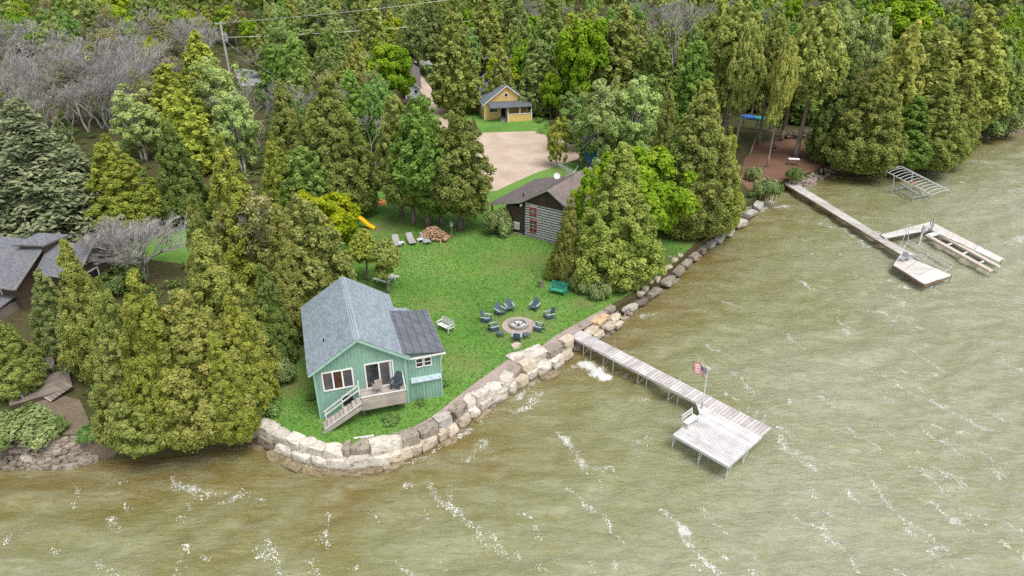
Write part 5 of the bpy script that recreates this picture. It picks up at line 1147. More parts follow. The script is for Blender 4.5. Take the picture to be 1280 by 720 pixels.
def quads(name, cen, nrm, size, tint, mat, rg, aspect=1.7):
    n = len(cen); nrm = nrm / (np.linalg.norm(nrm, axis=1, keepdims=True) + 1e-9)
    t = rg.normal(size=(n, 3)); t -= nrm * (t * nrm).sum(1, keepdims=True); t /= np.linalg.norm(t, axis=1, keepdims=True) + 1e-9; b = np.cross(nrm, t)
    s = size[:, None]; curl = nrm * s * .25
    co = np.stack([cen + t * s * aspect / 2 - curl, cen + b * s / 2, cen - t * s * aspect / 2 - curl * .3, cen - b * s / 2], 1).reshape(-1, 3)
    me = bpy.data.meshes.new(name); me.vertices.add(4 * n); me.vertices.foreach_set('co', co.ravel().astype(np.float32))
    me.loops.add(4 * n); me.loops.foreach_set('vertex_index', np.arange(4 * n, dtype=np.int32)); me.polygons.add(n); me.polygons.foreach_set('loop_start', np.arange(n, dtype=np.int32) * 4); me.update()
    at = me.attributes.new('tint', 'FLOAT', 'FACE'); at.data.foreach_set('value', np.clip(tint, 0, 1).astype(np.float32)); me.materials.append(mat); return me
def puffs(rg, cc, out, rad, per, up=.35, squash=(1, 1, 1), spread=.5, shell=.55, tsd=.17, base=None):
    """leaves gathered in tufts: cc tuft centres, out outward directions, rad tuft radii"""
    n = len(cc); idx = np.repeat(np.arange(n), per); N = len(idx)
    d = rg.normal(size=(N, 3)); d /= np.linalg.norm(d, axis=1, keepdims=True); d += out[idx] * .55 + np.array([0, 0, up * .6]); d /= np.linalg.norm(d, axis=1, keepdims=True)
    r = rad[idx] * (shell + (1 - shell) * rg.random(N)) ** .8
    cen = cc[idx] + d * r[:, None] * np.array(squash)
    nrm = d * .9 + out[idx] * .35 + np.array([0, 0, up]) + rg.normal(size=(N, 3)) * spread
    b = (rg.normal(.5, tsd, n) if base is None else base); tint = b[idx] + rg.normal(0, .13, N)
    return cen, nrm, tint
def cedar_crown(name, seed, leaf=.17, ntuft=420, per=80, low=.04, lobes=3, shape=.8, inner=.18):
    """white cedar: dense upright cone of small tufts, several merging spires; 10 m tall, 2.2 m radius"""
    rg = np.random.default_rng(seed); Hh, Rr = 10., 2.2
    sp = [(0, 0, 1.0, 1.0)] + [(.75 * math.cos(a), .75 * math.sin(a), .62 + .28 * rg.random(), .6) for a in rg.random(lobes) * 6.28]
    cc, out, rad = [], [], []
    w = np.array([s[2] * s[3] for s in sp]); w /= w.sum()
    for k in range(ntuft):
        sx, sy, sh, sr = sp[rg.choice(len(sp), p=w)]
        t = 1 - math.sqrt(rg.random()) if rg.random() < .75 else rg.random(); t = t * .985
        z = Hh * sh * (low + (1 - low) * t); prof = min(1, 1.12 * (1 - t) ** shape) * min(1, .62 + t * 2.2) + .03
        th = rg.random() * 6.283; rr = Rr * sr * prof * (1 + .13 * math.sin(3 * th + seed) + .08 * math.sin(7 * th + z * 1.3))
        deep = rg.random() < .22; rho = rr * (.45 + .35 * rg.random() if deep else .84 + .22 * rg.random())
        o = np.array([math.cos(th), math.sin(th), .42 + .25 * t]); o /= np.linalg.norm(o)
        cc.append([sx * (1 - t) + rho * math.cos(th), sy * (1 - t) + rho * math.sin(th), z]); out.append(o); rad.append((.2 + .26 * rg.random()) * (1 - .4 * t))
    cc, out, rad = np.array(cc), np.array(out), np.array(rad)
    c, nn, t = puffs(rg, cc, out, rad, per, .4, (1, 1, 1.35), .6, .2, .13)
    # the dense dead-brown and green inside that stops one seeing through
    ni = int(len(c) * inner); tt = rg.random(ni) ** 1.4; th = rg.random(ni) * 6.283; rr = Rr * np.minimum(1, 1.1 * (1 - tt) ** shape) * np.sqrt(rg.random(ni)) * .72
    ci = np.stack([rr * np.cos(th), rr * np.sin(th), Hh * (low + (1 - low) * tt) * .96], 1); ns = rg.normal(size=(ni, 3)); ns[:, 2] += .5
    c = np.vstack([c, ci]); nn = np.vstack([nn, ns]); t = np.concatenate([t, rg.normal(.5, .12, ni)])
    # new yellowish growth near the tips
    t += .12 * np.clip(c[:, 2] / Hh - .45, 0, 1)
    size = leaf * (.6 + .8 * rg.random(len(c))); size[-ni:] *= 1.5
    return quads(name, c, nn, size, t, M['cedar'], rg, 1.8)
def spruce_crown(name, seed, leaf=.135, levels=30, per=80):
    rg = np.random.default_rng(seed); C, Nn, T = [], [], []
    for L in range(levels):
        t = L / levels; z0 = 1.0 + 9 * t; rr = 2.5 * (1 - t) ** .8 + .12; nb = max(4, int(9 * (1 - t) + 3)); tw = rg.random() * 6.28
        for b in range(nb):
            th = tw + 6.283 * b / nb + rg.normal(0, .15); ln = rr * (.72 + .4 * rg.random()); s = rg.random(per * 2) ** .6 * ln; side = rg.normal(0, .17, per * 2) * (.4 + s / 1.5)
            x = s * math.cos(th) - side * math.sin(th); y = s * math.sin(th) + side * math.cos(th); z = z0 + rg.normal(0, .12) - .18 * s + .05 * s ** 2 + rg.normal(0, .16, per * 2)
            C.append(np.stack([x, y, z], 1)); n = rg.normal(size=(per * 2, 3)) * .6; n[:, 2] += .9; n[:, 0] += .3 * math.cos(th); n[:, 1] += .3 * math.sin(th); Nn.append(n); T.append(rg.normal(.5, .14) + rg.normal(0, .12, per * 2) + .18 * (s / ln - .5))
    c = np.vstack(C); return quads(name, c, np.vstack(Nn), leaf * (.6 + .7 * rg.random(len(c))), np.concatenate(T), M['spruce'], rg, 2.2)
def round_crown(name, seed, mat, leaf=.24, lobes=52, per=300, zc=6.3, rad=(2.6, 2.6, 3.6), lr=(.55, .95), hollow=.6, up=.5, gaps=0., bottom=-.75):
    rg = np.random.default_rng(seed); cc, out, rd = [], [], []
    while len(cc) < lobes:
        d = rg.normal(size=3); d /= np.linalg.norm(d)
        if d[2] < bottom: continue
        q = hollow + (1 - hollow) * rg.random(); wob = 1 + .16 * math.sin(3 * math.atan2(d[1], d[0]) + seed) + .1 * rg.normal()
        p = d * np.array(rad) * q * wob * (1 - .12 * max(0, d[2])); cc.append(p + np.array([0, 0, zc])); o = d + np.array([0, 0, .3]); out.append(o / np.linalg.norm(o)); rd.append(lr[0] + (lr[1] - lr[0]) * rg.random())
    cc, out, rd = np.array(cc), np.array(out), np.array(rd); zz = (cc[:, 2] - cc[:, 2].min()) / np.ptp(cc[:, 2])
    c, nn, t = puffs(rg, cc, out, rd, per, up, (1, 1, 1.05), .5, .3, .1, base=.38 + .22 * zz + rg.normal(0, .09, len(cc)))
    return quads(name, c, nn, leaf * (.6 + .8 * rg.random(len(c))), t, mat, rg, 1.5)
def shrub_crown(name, seed, mat, leaf=.065, lobes=44, per=170):
    rg = np.random.default_rng(seed); a = rg.random(lobes) * 6.283; r = np.sqrt(rg.random(lobes)) * .85; h = .25 + .75 * rg.random(lobes) * (1 - .5 * r)
    cc = np.stack([r * np.cos(a), r * np.sin(a), h * .95], 1); out = np.stack([np.cos(a) * r, np.sin(a) * r, .6 + 0 * a], 1); out /= np.linalg.norm(out, axis=1, keepdims=True)
    c, nn, t = puffs(rg, cc, out, .16 + .18 * rg.random(lobes), per, .4, (1, 1, 1.2), .6, .2, .12); c[:, 2] = np.abs(c[:, 2])
    return quads(name, c, nn, leaf * (.6 + .8 * rg.random(len(c))), t, mat, rg, 1.6)
def trunk_mesh(name, seed, mat, h=9.0, r0=.2, limbs=8, z0=1.0, lean=.25, limb_len=1.2, up=.3, stems=1, lr=.05):
    r = random.Random(seed); m = MB()
    for s in range(stems):
        ang = r.uniform(0, 6.28); off = 0 if stems == 1 else .28; p = Vector((off * math.cos(s * 2.1), off * math.sin(s * 2.1), -.3)); n = 7; d = Vector((lean * math.cos(ang + s * 2.1), lean * math.sin(ang + s * 2.1), 1)); pts = [p]
        for k in range(n): pts.append(pts[-1] + Vector((d.x * r.uniform(.2, 1.2) * .3, d.y * r.uniform(.2, 1.2) * .3, (h + .3) / n)))
        rs = [r0 * (1.25 if k == 0 else 1) * (1 - k / (n + .35)) ** .8 for k in range(n + 1)]
        for k in range(n): m.tube(pts[k], pts[k + 1], rs[k], rs[k + 1], 8, cap=(k == 0))
        for k in range(limbs):
            z = z0 + (h - z0) * (k + .5) / limbs * .95; i = min(n - 1, int((z + .3) / (h + .3) * n)); b = pts[i].lerp(pts[i + 1], .5); a = k * 2.4 + r.uniform(-.4, .4); L = limb_len * (1 - .55 * z / h) * r.uniform(.7, 1.2); e = b + Vector((math.cos(a) * L, math.sin(a) * L, L * up * r.uniform(.5, 1.4))); rr = lr * (1 - .6 * z / h); q = b.lerp(e, .55) + Vector((0, 0, -.06 * L)); m.tube(b, q, rr, rr * .7, 5, False); m.tube(q, e, rr * .7, rr * .25, 5, False)
    return m.mesh(name, mat, smooth=True)
def bare_mesh(name, seed, mat, h=9.0, r0=.17, spread=.55, levels=5, fork=(2, 4), stems=1, twig=.011, ratio=.72):
    r = random.Random(seed); m = MB()
    def grow(p, d, L, rad, lev):
        q = p + d * L; mid = p.lerp(q, .5) + Vector((r.gauss(0, .05), r.gauss(0, .05), r.gauss(0, .03))) * L; n = 6 if lev < 2 else 3
        m.tube(p, mid, rad, rad * .85, n, False); m.tube(mid, q, rad * .85, rad * .66, n, False)
        if lev >= levels: return
        for k in range(r.randint(*fork)):
            a = r.uniform(0, 6.283); t = Vector((math.cos(a), math.sin(a), 0)); nd_ = (d + (t - d * t.dot(d)) * spread * r.uniform(.6, 1.35) + Vector((0, 0, .13))).normalized(); s = p.lerp(q, r.uniform(.55, 1.0)) if k else q
            grow(s, nd_, L * ratio * r.uniform(.75, 1.15), max(twig, rad * .56), lev + 1)
    for s in range(stems):
        a = s * 2.4 + r.random(); d = Vector((.3 * math.cos(a) * (stems > 1), .3 * math.sin(a) * (stems > 1), 1)).normalized(); grow(Vector((0, 0, -.2)), d, h * .3, r0, 0)
    return m.mesh(name, mat)

MESH = {}
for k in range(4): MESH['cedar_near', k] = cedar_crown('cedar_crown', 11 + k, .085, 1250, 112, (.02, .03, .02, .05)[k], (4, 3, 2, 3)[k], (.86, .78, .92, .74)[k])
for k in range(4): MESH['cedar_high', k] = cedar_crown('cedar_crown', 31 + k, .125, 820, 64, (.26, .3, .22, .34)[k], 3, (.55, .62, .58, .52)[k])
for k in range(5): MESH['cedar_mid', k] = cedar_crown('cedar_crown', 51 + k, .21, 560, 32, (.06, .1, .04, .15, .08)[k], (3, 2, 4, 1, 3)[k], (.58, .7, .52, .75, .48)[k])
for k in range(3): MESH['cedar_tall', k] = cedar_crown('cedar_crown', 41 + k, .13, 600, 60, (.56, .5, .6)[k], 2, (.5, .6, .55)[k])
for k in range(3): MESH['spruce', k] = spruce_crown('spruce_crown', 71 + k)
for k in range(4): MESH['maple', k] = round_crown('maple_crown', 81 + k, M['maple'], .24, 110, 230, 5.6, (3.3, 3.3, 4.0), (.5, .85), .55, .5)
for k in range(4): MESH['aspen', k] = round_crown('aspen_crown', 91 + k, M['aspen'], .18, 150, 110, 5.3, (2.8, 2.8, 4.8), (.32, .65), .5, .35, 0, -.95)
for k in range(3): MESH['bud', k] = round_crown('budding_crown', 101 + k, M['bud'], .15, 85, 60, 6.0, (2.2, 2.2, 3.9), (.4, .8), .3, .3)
for k in range(3): MESH['shrub', k] = shrub_crown('shrub_foliage', 111 + k, M['shrub'])
for k in range(3): MESH['bare', k] = bare_mesh('bare_branches', 121 + k, M['bark_grey'], 10, .12, .55, 7, (2, 3), 2, .012, .74)
MESH['bare_wide', 0] = bare_mesh('bare_branches', 131, M['bark_grey'], 8, .16, .8, 6, (3, 4), 4, .013, .74)
TR = {'cedar_near': [trunk_mesh('cedar_trunk', 1 + k, M['bark'], 9, .2, 9, 1) for k in range(2)], 'cedar_high': [trunk_mesh('cedar_trunk', 5 + k, M['bark'], 9, .22, 10, 1.2, .35, 1.3, .1) for k in range(3)],
      'spruce': [trunk_mesh('spruce_trunk', 9, M['bark'], 9.6, .2, 8, .5)], 'maple': [trunk_mesh('maple_trunk', 11, M['bark_dark'], 7.5, .2, 12, 2, .3, 2.6, .9, 1, .08)], 'aspen': [trunk_mesh('birch_trunk', 13 + k, M['bark_white'], 9, .13, 12, 3, .3, 1.9, 1.0, 2 + k, .05) for k in range(2)],
      'bud': [bare_mesh('budding_branches', 17, M['bark_grey'], 9.2, .15, .5, 5, (2, 4), 1, .014)], 'shrub': [trunk_mesh('shrub_stem', 19, M['bark_dark'], .8, .04, 5, .1, .2, .5, .8, 3, .02)]}
TR['cedar_mid'] = TR['cedar_near']; TR['cedar_tall'] = TR['cedar_high']
NAME = {'cedar_near': 'cedar_tree', 'cedar_high': 'cedar_tree', 'cedar_tall': 'cedar_tree', 'cedar_mid': 'cedar_tree', 'spruce': 'spruce_tree', 'maple': 'maple_tree', 'aspen': 'birch_tree', 'bud': 'budding_tree', 'shrub': 'shrub', 'bare': 'bare_tree', 'bare_wide': 'bare_tree'}
CAT = {'cedar_tree': 'cedar', 'spruce_tree': 'spruce', 'maple_tree': 'maple', 'birch_tree': 'birch', 'budding_tree': 'tree', 'shrub': 'shrub', 'bare_tree': 'bare tree'}
# canonical size (height, radius) of each kind's mesh
DIM = {'cedar_near': (10, 2.7), 'cedar_high': (10, 2.55), 'cedar_tall': (10, 2.8), 'cedar_mid': (10, 2.5), 'spruce': (10, 2.7), 'maple': (10, 4.0), 'aspen': (10.2, 3.4), 'bud': (10, 2.7), 'shrub': (1.25, 1.15), 'bare': (9.5, 3.2), 'bare_wide': (7.6, 4.0)}
COLR = {'olive': (1.12, 1.05, .98), 'yellow': (1.32, 1.22, .8), 'tawny': (1.25, 1.1, .98), 'dark': (.86, .95, .85), 'green': (.84, 1.1, .8), 'grey': (.95, .97, 1.1), 'pale': (1.35, 1.38, 1.3), 'lime': (1.0, 1.12, .9), 'gold': (1.3, 1.12, .6), 'fresh': (1.25, 1.28, 1.0), 'white': (2.1, 2.0, 2.7)}
VAR = Counter(); PLACED = []
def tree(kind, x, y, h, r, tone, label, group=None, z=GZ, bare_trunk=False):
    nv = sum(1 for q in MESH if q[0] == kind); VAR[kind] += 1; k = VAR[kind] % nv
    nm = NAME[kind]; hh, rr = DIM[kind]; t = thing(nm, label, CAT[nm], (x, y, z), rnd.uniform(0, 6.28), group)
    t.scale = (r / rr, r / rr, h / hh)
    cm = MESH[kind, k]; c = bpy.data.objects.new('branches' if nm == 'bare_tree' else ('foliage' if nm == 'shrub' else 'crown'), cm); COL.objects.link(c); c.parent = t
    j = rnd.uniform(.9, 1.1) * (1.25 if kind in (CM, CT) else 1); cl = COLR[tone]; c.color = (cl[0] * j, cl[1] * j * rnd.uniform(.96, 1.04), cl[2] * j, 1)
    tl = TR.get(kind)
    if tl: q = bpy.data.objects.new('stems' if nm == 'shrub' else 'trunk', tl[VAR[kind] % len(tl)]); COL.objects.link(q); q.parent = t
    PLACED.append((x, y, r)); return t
def tpx(kind, ax, ay, by, w, tone, label, group=None, hmin=2):
    """tree whose top is seen at (ax, ay) and whose foot stands at row by; w = crown width in the photo"""
    bx = ax + (640 - ax) * (by - ay) / (1966 - ay); b = P(bx, by); h = height_at(b, ay) - GZ
    top = math.hypot(b[1], HC - GZ - h * .5); r = w / FPX * math.sqrt(b[0] ** 2 + b[1] ** 2 + (HC - GZ - h / 2) ** 2) / 2
    return tree(kind, b[0], b[1], h * 1.0, r, tone, label, group)
C1, CH, CM, CT = 'cedar_near', 'cedar_high', 'cedar_mid', 'cedar_tall'
HAND = [
 # lower left cluster between the grey roofed house and the cottage
 (C1, 219, 362, 536, 128, 'tawny', 'broad tawny olive cedar overhanging the water left of the boulder wall'), (C1, 77, 300, 470, 74, 'tawny', 'slim yellow tipped cedar standing before the grey roofs of the left edge house'),
 (C1, 163, 338, 545, 92, 'yellow', 'light yellowish cedar leaning over the shore, left of the broad tawny cedar'), (C1, 124, 350, 530, 82, 'olive', 'olive cedar right of the shady patio deck'), (C1, 130, 420, 548, 80, 'olive', 'shorter bushy cedar at the waterline right of the dirt path'),
 (C1, 250, 288, 480, 118, 'tawny', 'tall olive cedar with pale top behind the broad tawny cedar'), (C1, 286, 370, 512, 84, 'yellow', 'yellow green cedar beside the shrubs left of the cottage lawn'), (C1, -16, 392, 486, 74, 'olive', 'wide olive cedar cut off by the left edge beside the patio deck'),
 (C1, 48, 338, 442, 58, 'grey', 'grey green cedar in front of the left house windows'), (C1, 264, 415, 540, 80, 'yellow', 'bushy yellow olive cedar reaching down to the left end of the boulder wall'), (C1, 172, 470, 550, 90, 'olive', 'low cedar boughs hanging over the water at the left shore'),
 (C1, 275, 170, 385, 100, 'yellow', 'tall yellow tipped cedar left of the speckled budding tree'), (C1, 238, 245, 420, 66, 'olive', 'olive cedar filling in left of the tall yellow tipped cedar'), ('bud', 297, 216, 385, 88, 'olive', 'speckled budding tree with cream leaves between two cedars'),
 (C1, 345, 256, 420, 84, 'tawny', 'greyish tawny cedar right of the speckled budding tree'), (CH, 373, 243, 405, 100, 'olive', 'rounded olive cedar with visible trunk behind the cottage roof'), ('maple', 402, 236, 330, 88, 'gold', 'golden yellow young maple beside the slide'), (C1, 325, 330, 455, 60, 'dark', 'dark cedar low between the budding tree and cottage'),
 (CT, 453, 287, 350, 46, 'yellow', 'small olive cedar just right of the golden maple'), (CT, 479, 299, 366, 44, 'olive', 'small cedar standing over the white picnic table'),
 ('shrub', 342, 445, 478, 56, 'pale', 'grey green shrub at the left side of the cottage'), ('shrub', 322, 490, 518, 50, 'green', 'green shrub beside the top of the wall\'s left end'), ('shrub', 312, 420, 450, 50, 'lime', 'light green shrub under the cedars left of the cottage'), ('shrub', 300, 515, 535, 40, 'pale', 'small pale shrub over the wall\'s left end'),
 ('shrub', 16, 518, 547, 84, 'pale', 'grey willow like shrub at the water in the lower left corner'), ('shrub', 62, 526, 543, 34, 'lime', 'small bright shrub on the bank beside the dirt path'), ('shrub', 108, 534, 548, 36, 'green', 'green shrub at the right foot of the dirt path'),
 ('bare_wide', 160, 263, 348, 112, 'olive', 'spreading bare grey tree behind the grey roofed house'), ('shrub', 145, 330, 360, 60, 'lime', 'light green bush beneath the spreading bare tree'),
 # left middle
 ('spruce', 18, 128, 296, 150, 'grey', 'broad grey green spruce behind the left edge house'), ('spruce', 70, 150, 280, 60, 'dark', 'dark spruce between the broad spruce and round olive cedar'), (C1, 128, 170, 288, 100, 'yellow', 'rounded olive gold cedar above the spreading bare tree'), (C1, 206, 150, 276, 66, 'dark', 'dark green cedar with trunk at the left lawn'),
 ('aspen', 158, 108, 200, 66, 'pale', 'pale green leafy tree right of the grey bare grove'), (CM, 205, 78, 180, 66, 'yellow', 'yellow green cedar below left of the utility pole'), (CM, 222, 112, 215, 66, 'yellow', 'bright olive cedar in front of the worn ground patch'), ('aspen', 262, 64, 170, 66, 'pale', 'pale feathery tree just below the utility pole'), ('aspen', 285, 105, 215, 60, 'pale', 'pale feathery tree below the small driveway patch'), (CM, 243, 38, 130, 50, 'yellow', 'yellowish tree left of the utility pole'), ('bare', 312, 100, 192, 50, 'olive', 'leaning bare grey tree in front of the worn ground'),
 (C1, 350, 100, 262, 84, 'olive', 'tall olive cedar right of the leaning bare tree'), (C1, 408, 93, 268, 108, 'olive', 'big full cedar left of the bright round maple'), (C1, 338, 168, 282, 66, 'yellow', 'lower yellowish cedar at the foot of the tall olive cedar'), (C1, 438, 150, 258, 50, 'green', 'green cedar below the bright round maple'), (CM, 375, 180, 285, 66, 'dark', 'dark cedar behind the golden maple'),
 ('aspen', 433, 221, 262, 28, 'white', 'small white flowering tree near the sandbox'), ('maple', 483, 46, 138, 66, 'lime', 'bright green round maple with yellow top beside the dirt road'), ('aspen', 392, -6, 100, 84, 'lime', 'fresh light green aspen left of the bright round maple'), ('aspen', 350, 20, 120, 52, 'lime', 'light green aspen right of the brown olive cedar'), (CM, 464, 0, 100, 50, 'olive', 'pointed olive cedar just above the bright round maple'),
 (CH, 491, 118, 270, 60, 'olive', 'cedar at the left of the tall cedar group beside the gravel lot'), (CH, 525, 122, 283, 88, 'green', 'green cedar with pale blossom in the middle of the group beside the gravel lot'), (CH, 570, 138, 286, 88, 'olive', 'olive cedar at the right of the group above the woodpile'), (CH, 508, 160, 280, 70, 'olive', 'cedar with visible trunks left of the woodpile'), (CH, 547, 160, 281, 76, 'green', 'cedar standing directly over the woodpile'),
 (CH, 518, 8, 94, 46, 'grey', 'dark airy cedar with bare trunks by the far road'), (CH, 540, 2, 92, 44, 'grey', 'thin trunked cedar right beside the airy one by the far road'), (CM, 568, 14, 142, 66, 'olive', 'pointed olive cedar between the dirt road and yellow house'), (CM, 577, 62, 140, 36, 'olive', 'shorter olive cedar touching the left of the yellow house'), (CM, 605, -8, 95, 60, 'olive', 'tall cedar straight behind the yellow house aerial'), (CM, 640, -14, 90, 56, 'grey', 'greyish cedar behind the yellow house chimney flues'),
 # centre
 (C1, 780, 179, 350, 130, 'fresh', 'largest olive cedar in front of the log cabin by the lake'), ('maple', 802, 180, 327, 140, 'lime', 'bright lime maple right behind the largest olive cedar'), ('maple', 742, 206, 318, 50, 'lime', 'lime maple boughs left of the largest olive cedar'), (C1, 713, 246, 350, 48, 'tawny', 'small tawny cedar covering the right end of the cabin gable'), (C1, 738, 300, 356, 46, 'olive', 'low cedar between the small tawny cedar and the largest cedar'), (C1, 694, 306, 348, 28, 'yellow', 'short olive cedar at the cabin corner by the stump'),
 ('shrub', 730, 340, 364, 40, 'pale', 'pale leafy shrub at the foot of the largest olive cedar'), ('shrub', 750, 346, 372, 36, 'pale', 'white flecked shrub right above the boulders by the dock'), ('shrub', 622, 256, 293, 44, 'pale', 'grey green rounded shrub in front of the cabin porch'), ('shrub', 712, 343, 356, 30, 'green', 'green shrub behind the teal bench'),
 (C1, 838, 112, 282, 62, 'olive', 'pointed olive cedar right of the birches'), (C1, 886, 116, 290, 118, 'olive', 'broad olive cedar by the old sea wall'), (C1, 915, 160, 286, 60, 'yellow', 'cedar at the sea wall nearest the far dock'), (CH, 856, 165, 290, 66, 'green', 'green cedar with grey trunks above the sea wall'),
 ('aspen', 756, 90, 216, 74, 'pale', 'pale birch with leaning white stems in the middle of the three'), ('aspen', 797, 86, 216, 80, 'pale', 'pale birch with upright stem right of the other two'), ('aspen', 722, 112, 188, 58, 'green', 'greener birch left of the other two, over the blue shed'), ('aspen', 698, 142, 208, 34, 'gold', 'small wispy yellow green tree at the edge of the gravel lot'), (CM, 676, 48, 143, 54, 'grey', 'greyish cedar covering the right side of the yellow house'), ('maple', 735, 14, 150, 76, 'lime', 'bright lime maple behind the blue grey house'), ('maple', 690, 84, 150, 34, 'lime', 'low lime boughs right of the yellow house'), (CM, 783, 4, 150, 84, 'olive', 'tall brownish olive cedar behind the birches'), (CM, 822, 42, 160, 66, 'dark', 'dark cedar below the bare grey crown'), (CM, 690, -6, 130, 66, 'dark', 'dark green cedar behind the lime maple at the top'), ('bare', 838, -14, 120, 84, 'olive', 'big bare grey tree at the top right of centre'), (CM, 815, 90, 190, 50, 'dark', 'dark cedar behind the grey shed'),
 ('shrub', 958, 218, 243, 36, 'pale', 'grey green shrub left of the far dock ramp'), ('shrub', 970, 226, 246, 26, 'lime', 'bright shrub at the waterline left of the far dock'), ('shrub', 996, 206, 226, 24, 'lime', 'bright small bush right of the far dock ramp'), ('shrub', 944, 205, 225, 24, 'pale', 'pale low bush behind the left shrub at the far clearing'),
 # right shore
 (CT, 942, 28, 196, 44, 'olive', 'cedar with bare lower trunk at the left of the far clearing'), (CT, 976, 20, 180, 50, 'olive', 'second tall cedar of the far clearing, behind the kayaks'), (CT, 988, 47, 209, 34, 'tawny', 'tawny cedar with pale trunk standing beside the white work table'), (CT, 1003, 30, 176, 62, 'green', 'green cedar at the back of the far clearing'), (CT, 1032, 6, 196, 80, 'olive', 'tall olive cedar at the right of the far clearing'), (CT, 928, 2, 172, 76, 'olive', 'broad olive cedar behind the kayak rack'), (CM, 873, 48, 180, 70, 'green', 'bright green cedar behind the sea wall cedars'), (CM, 905, -4, 150, 70, 'olive', 'tall cedar above the bright green one'),
 (C1, 1106, 76, 212, 86, 'olive', 'olive cedar leaning over the canopy boat lift'), (C1, 1069, 52, 200, 66, 'dark', 'dark cedar left of the one over the canopy lift'), (CM, 1143, 26, 196, 66, 'tawny', 'brownish tall cedar behind the one over the canopy lift'), (C1, 1187, 104, 208, 74, 'olive', 'bushy olive cedar at the water right of the canopy lift'), (C1, 1214, 82, 198, 66, 'tawny', 'pale tipped cedar right of the bushy waterside one'), (C1, 1150, 120, 206, 70, 'green', 'green cedar between the two waterside cedars'), (CM, 1237, 8, 170, 80, 'tawny', 'large tawny cedar at the right edge above the fallen branch'), (CM, 1180, 28, 180, 66, 'olive', 'olive cedar behind the pale tipped one'), ('aspen', 1066, 2, 130, 50, 'pale', 'silvery pale aspen at the top right, left one'), ('aspen', 1100, 4, 130, 50, 'pale', 'silvery pale aspen at the top right, right one'), ('maple', 1137, -14, 105, 80, 'lime', 'bright lime maple crown at the top right'), ('maple', 1270, 14, 130, 40, 'lime', 'lime maple boughs at the right edge'), ('maple', 1186, 70, 150, 34, 'lime', 'small lime maple between the right shore cedars'), (CM, 1262, 30, 160, 60, 'dark', 'dark cedar at the right edge behind the fallen branch'),
 ('shrub', 1232, 140, 166, 50, 'lime', 'light green bush on the far right shore by the fallen branch'), ('shrub', 1262, 130, 162, 50, 'olive', 'olive bush at the right edge of the shore'), ('shrub', 1200, 160, 182, 40, 'dark', 'dark bush at the water below the pale tipped cedar'),
]
for a in HAND: tpx(*a)
# house plants
for x, y, lab in ((4.5, -1.7, 'low plants in the bed under the cottage deck'), (6.8, -.45, 'small leafy plant by the annexe wall'), (8.85, 1.2, 'small bright plant at the annexe corner'), (-.5, 2.5, 'low plant on the left side of the cottage')):
    p = local_to_world(A0, HRZ, (x, y, 0)); tree('shrub', p.x, p.y, .45, .8 if x == 4.5 else .45, 'green', lab)
# grove of bare trees at upper left
for k, (ax, ay, by, w) in enumerate([(28, 70, 160, 70), (62, 52, 150, 70), (100, 48, 150, 66), (132, 44, 145, 66), (168, 44, 140, 60), (150, 70, 160, 60), (88, 85, 165, 66), (20, 108, 175, 60), (66, 104, 175, 60), (118, 92, 165, 60), (198, 4, 100, 66), (5, 60, 140, 60), (182, 30, 110, 50), (45, 125, 180, 50)]):
    tpx('bare', ax, ay, by, w, 'olive', 'bare grey tree in the leafless grove at upper left' if k != 10 else 'tallest bare grey tree left of the utility pole', 'leafless grove at upper left' if k != 10 else None)
rg_ = random.Random(3)
for k in range(26):
    by_ = rg_.uniform(98, 178); tpx(rg_.choice(('bare', 'bare', 'bare', 'bud')), rg_.uniform(-5, 225), by_ - rg_.uniform(62, 95), by_, rg_.uniform(44, 72), 'olive', 'slender grey tree among the leafless grove at upper left', 'slender trees of the leafless grove')
# fallen branch on the right shore and leaning trunks
def limb(label, pts, r, mat='bark_white', name='fallen_branch', cat='branch'):
    m = MB(); 
    for k in range(len(pts) - 1): m.tube(pts[k], pts[k + 1], r * (1 - k / len(pts)), r * (1 - (k + 1) / len(pts)), 7)
    r3 = random.Random(len(label)); p0, p1 = Vector(pts[0]), Vector(pts[-1])
    for k in range(7): f = .35 + .09 * k; b = p0.lerp(p1, f); e = b + Vector((r3.uniform(-1, 1), r3.uniform(-1, 1), r3.uniform(.2, 1.2))) * (p1 - p0).length * .16; m.tube(b, e, r * .35, r * .1, 5)
    tag(m.build(name, M[mat], smooth=True), label, cat)
limb('bleached fallen tree branch sticking out over the right shore', [P(1218, 152, 1.5), P(1236, 136, 3.5), P(1256, 116, 6)], .2); limb('thin dead grey trunk leaning between cedars at the right edge', [P(1256, 88, 3.0), P(1268, 92, 3.2), P(1280, 98, 3.0)], .25)
limb('thin bare trunk leaning to the right at the left of the far clearing', [P(937, 194), P(945, 172, 2.6), P(954, 151, 5.2)], .14, 'bark', 'leaning_trunk', 'trunk'); limb('pale leaning cedar stump trunk at the water right of the far clearing', [P(1045, 208, .9), P(1052, 202, 1.6), P(1060, 192, 2.8)], .38, 'bark', 'leaning_trunk', 'trunk')

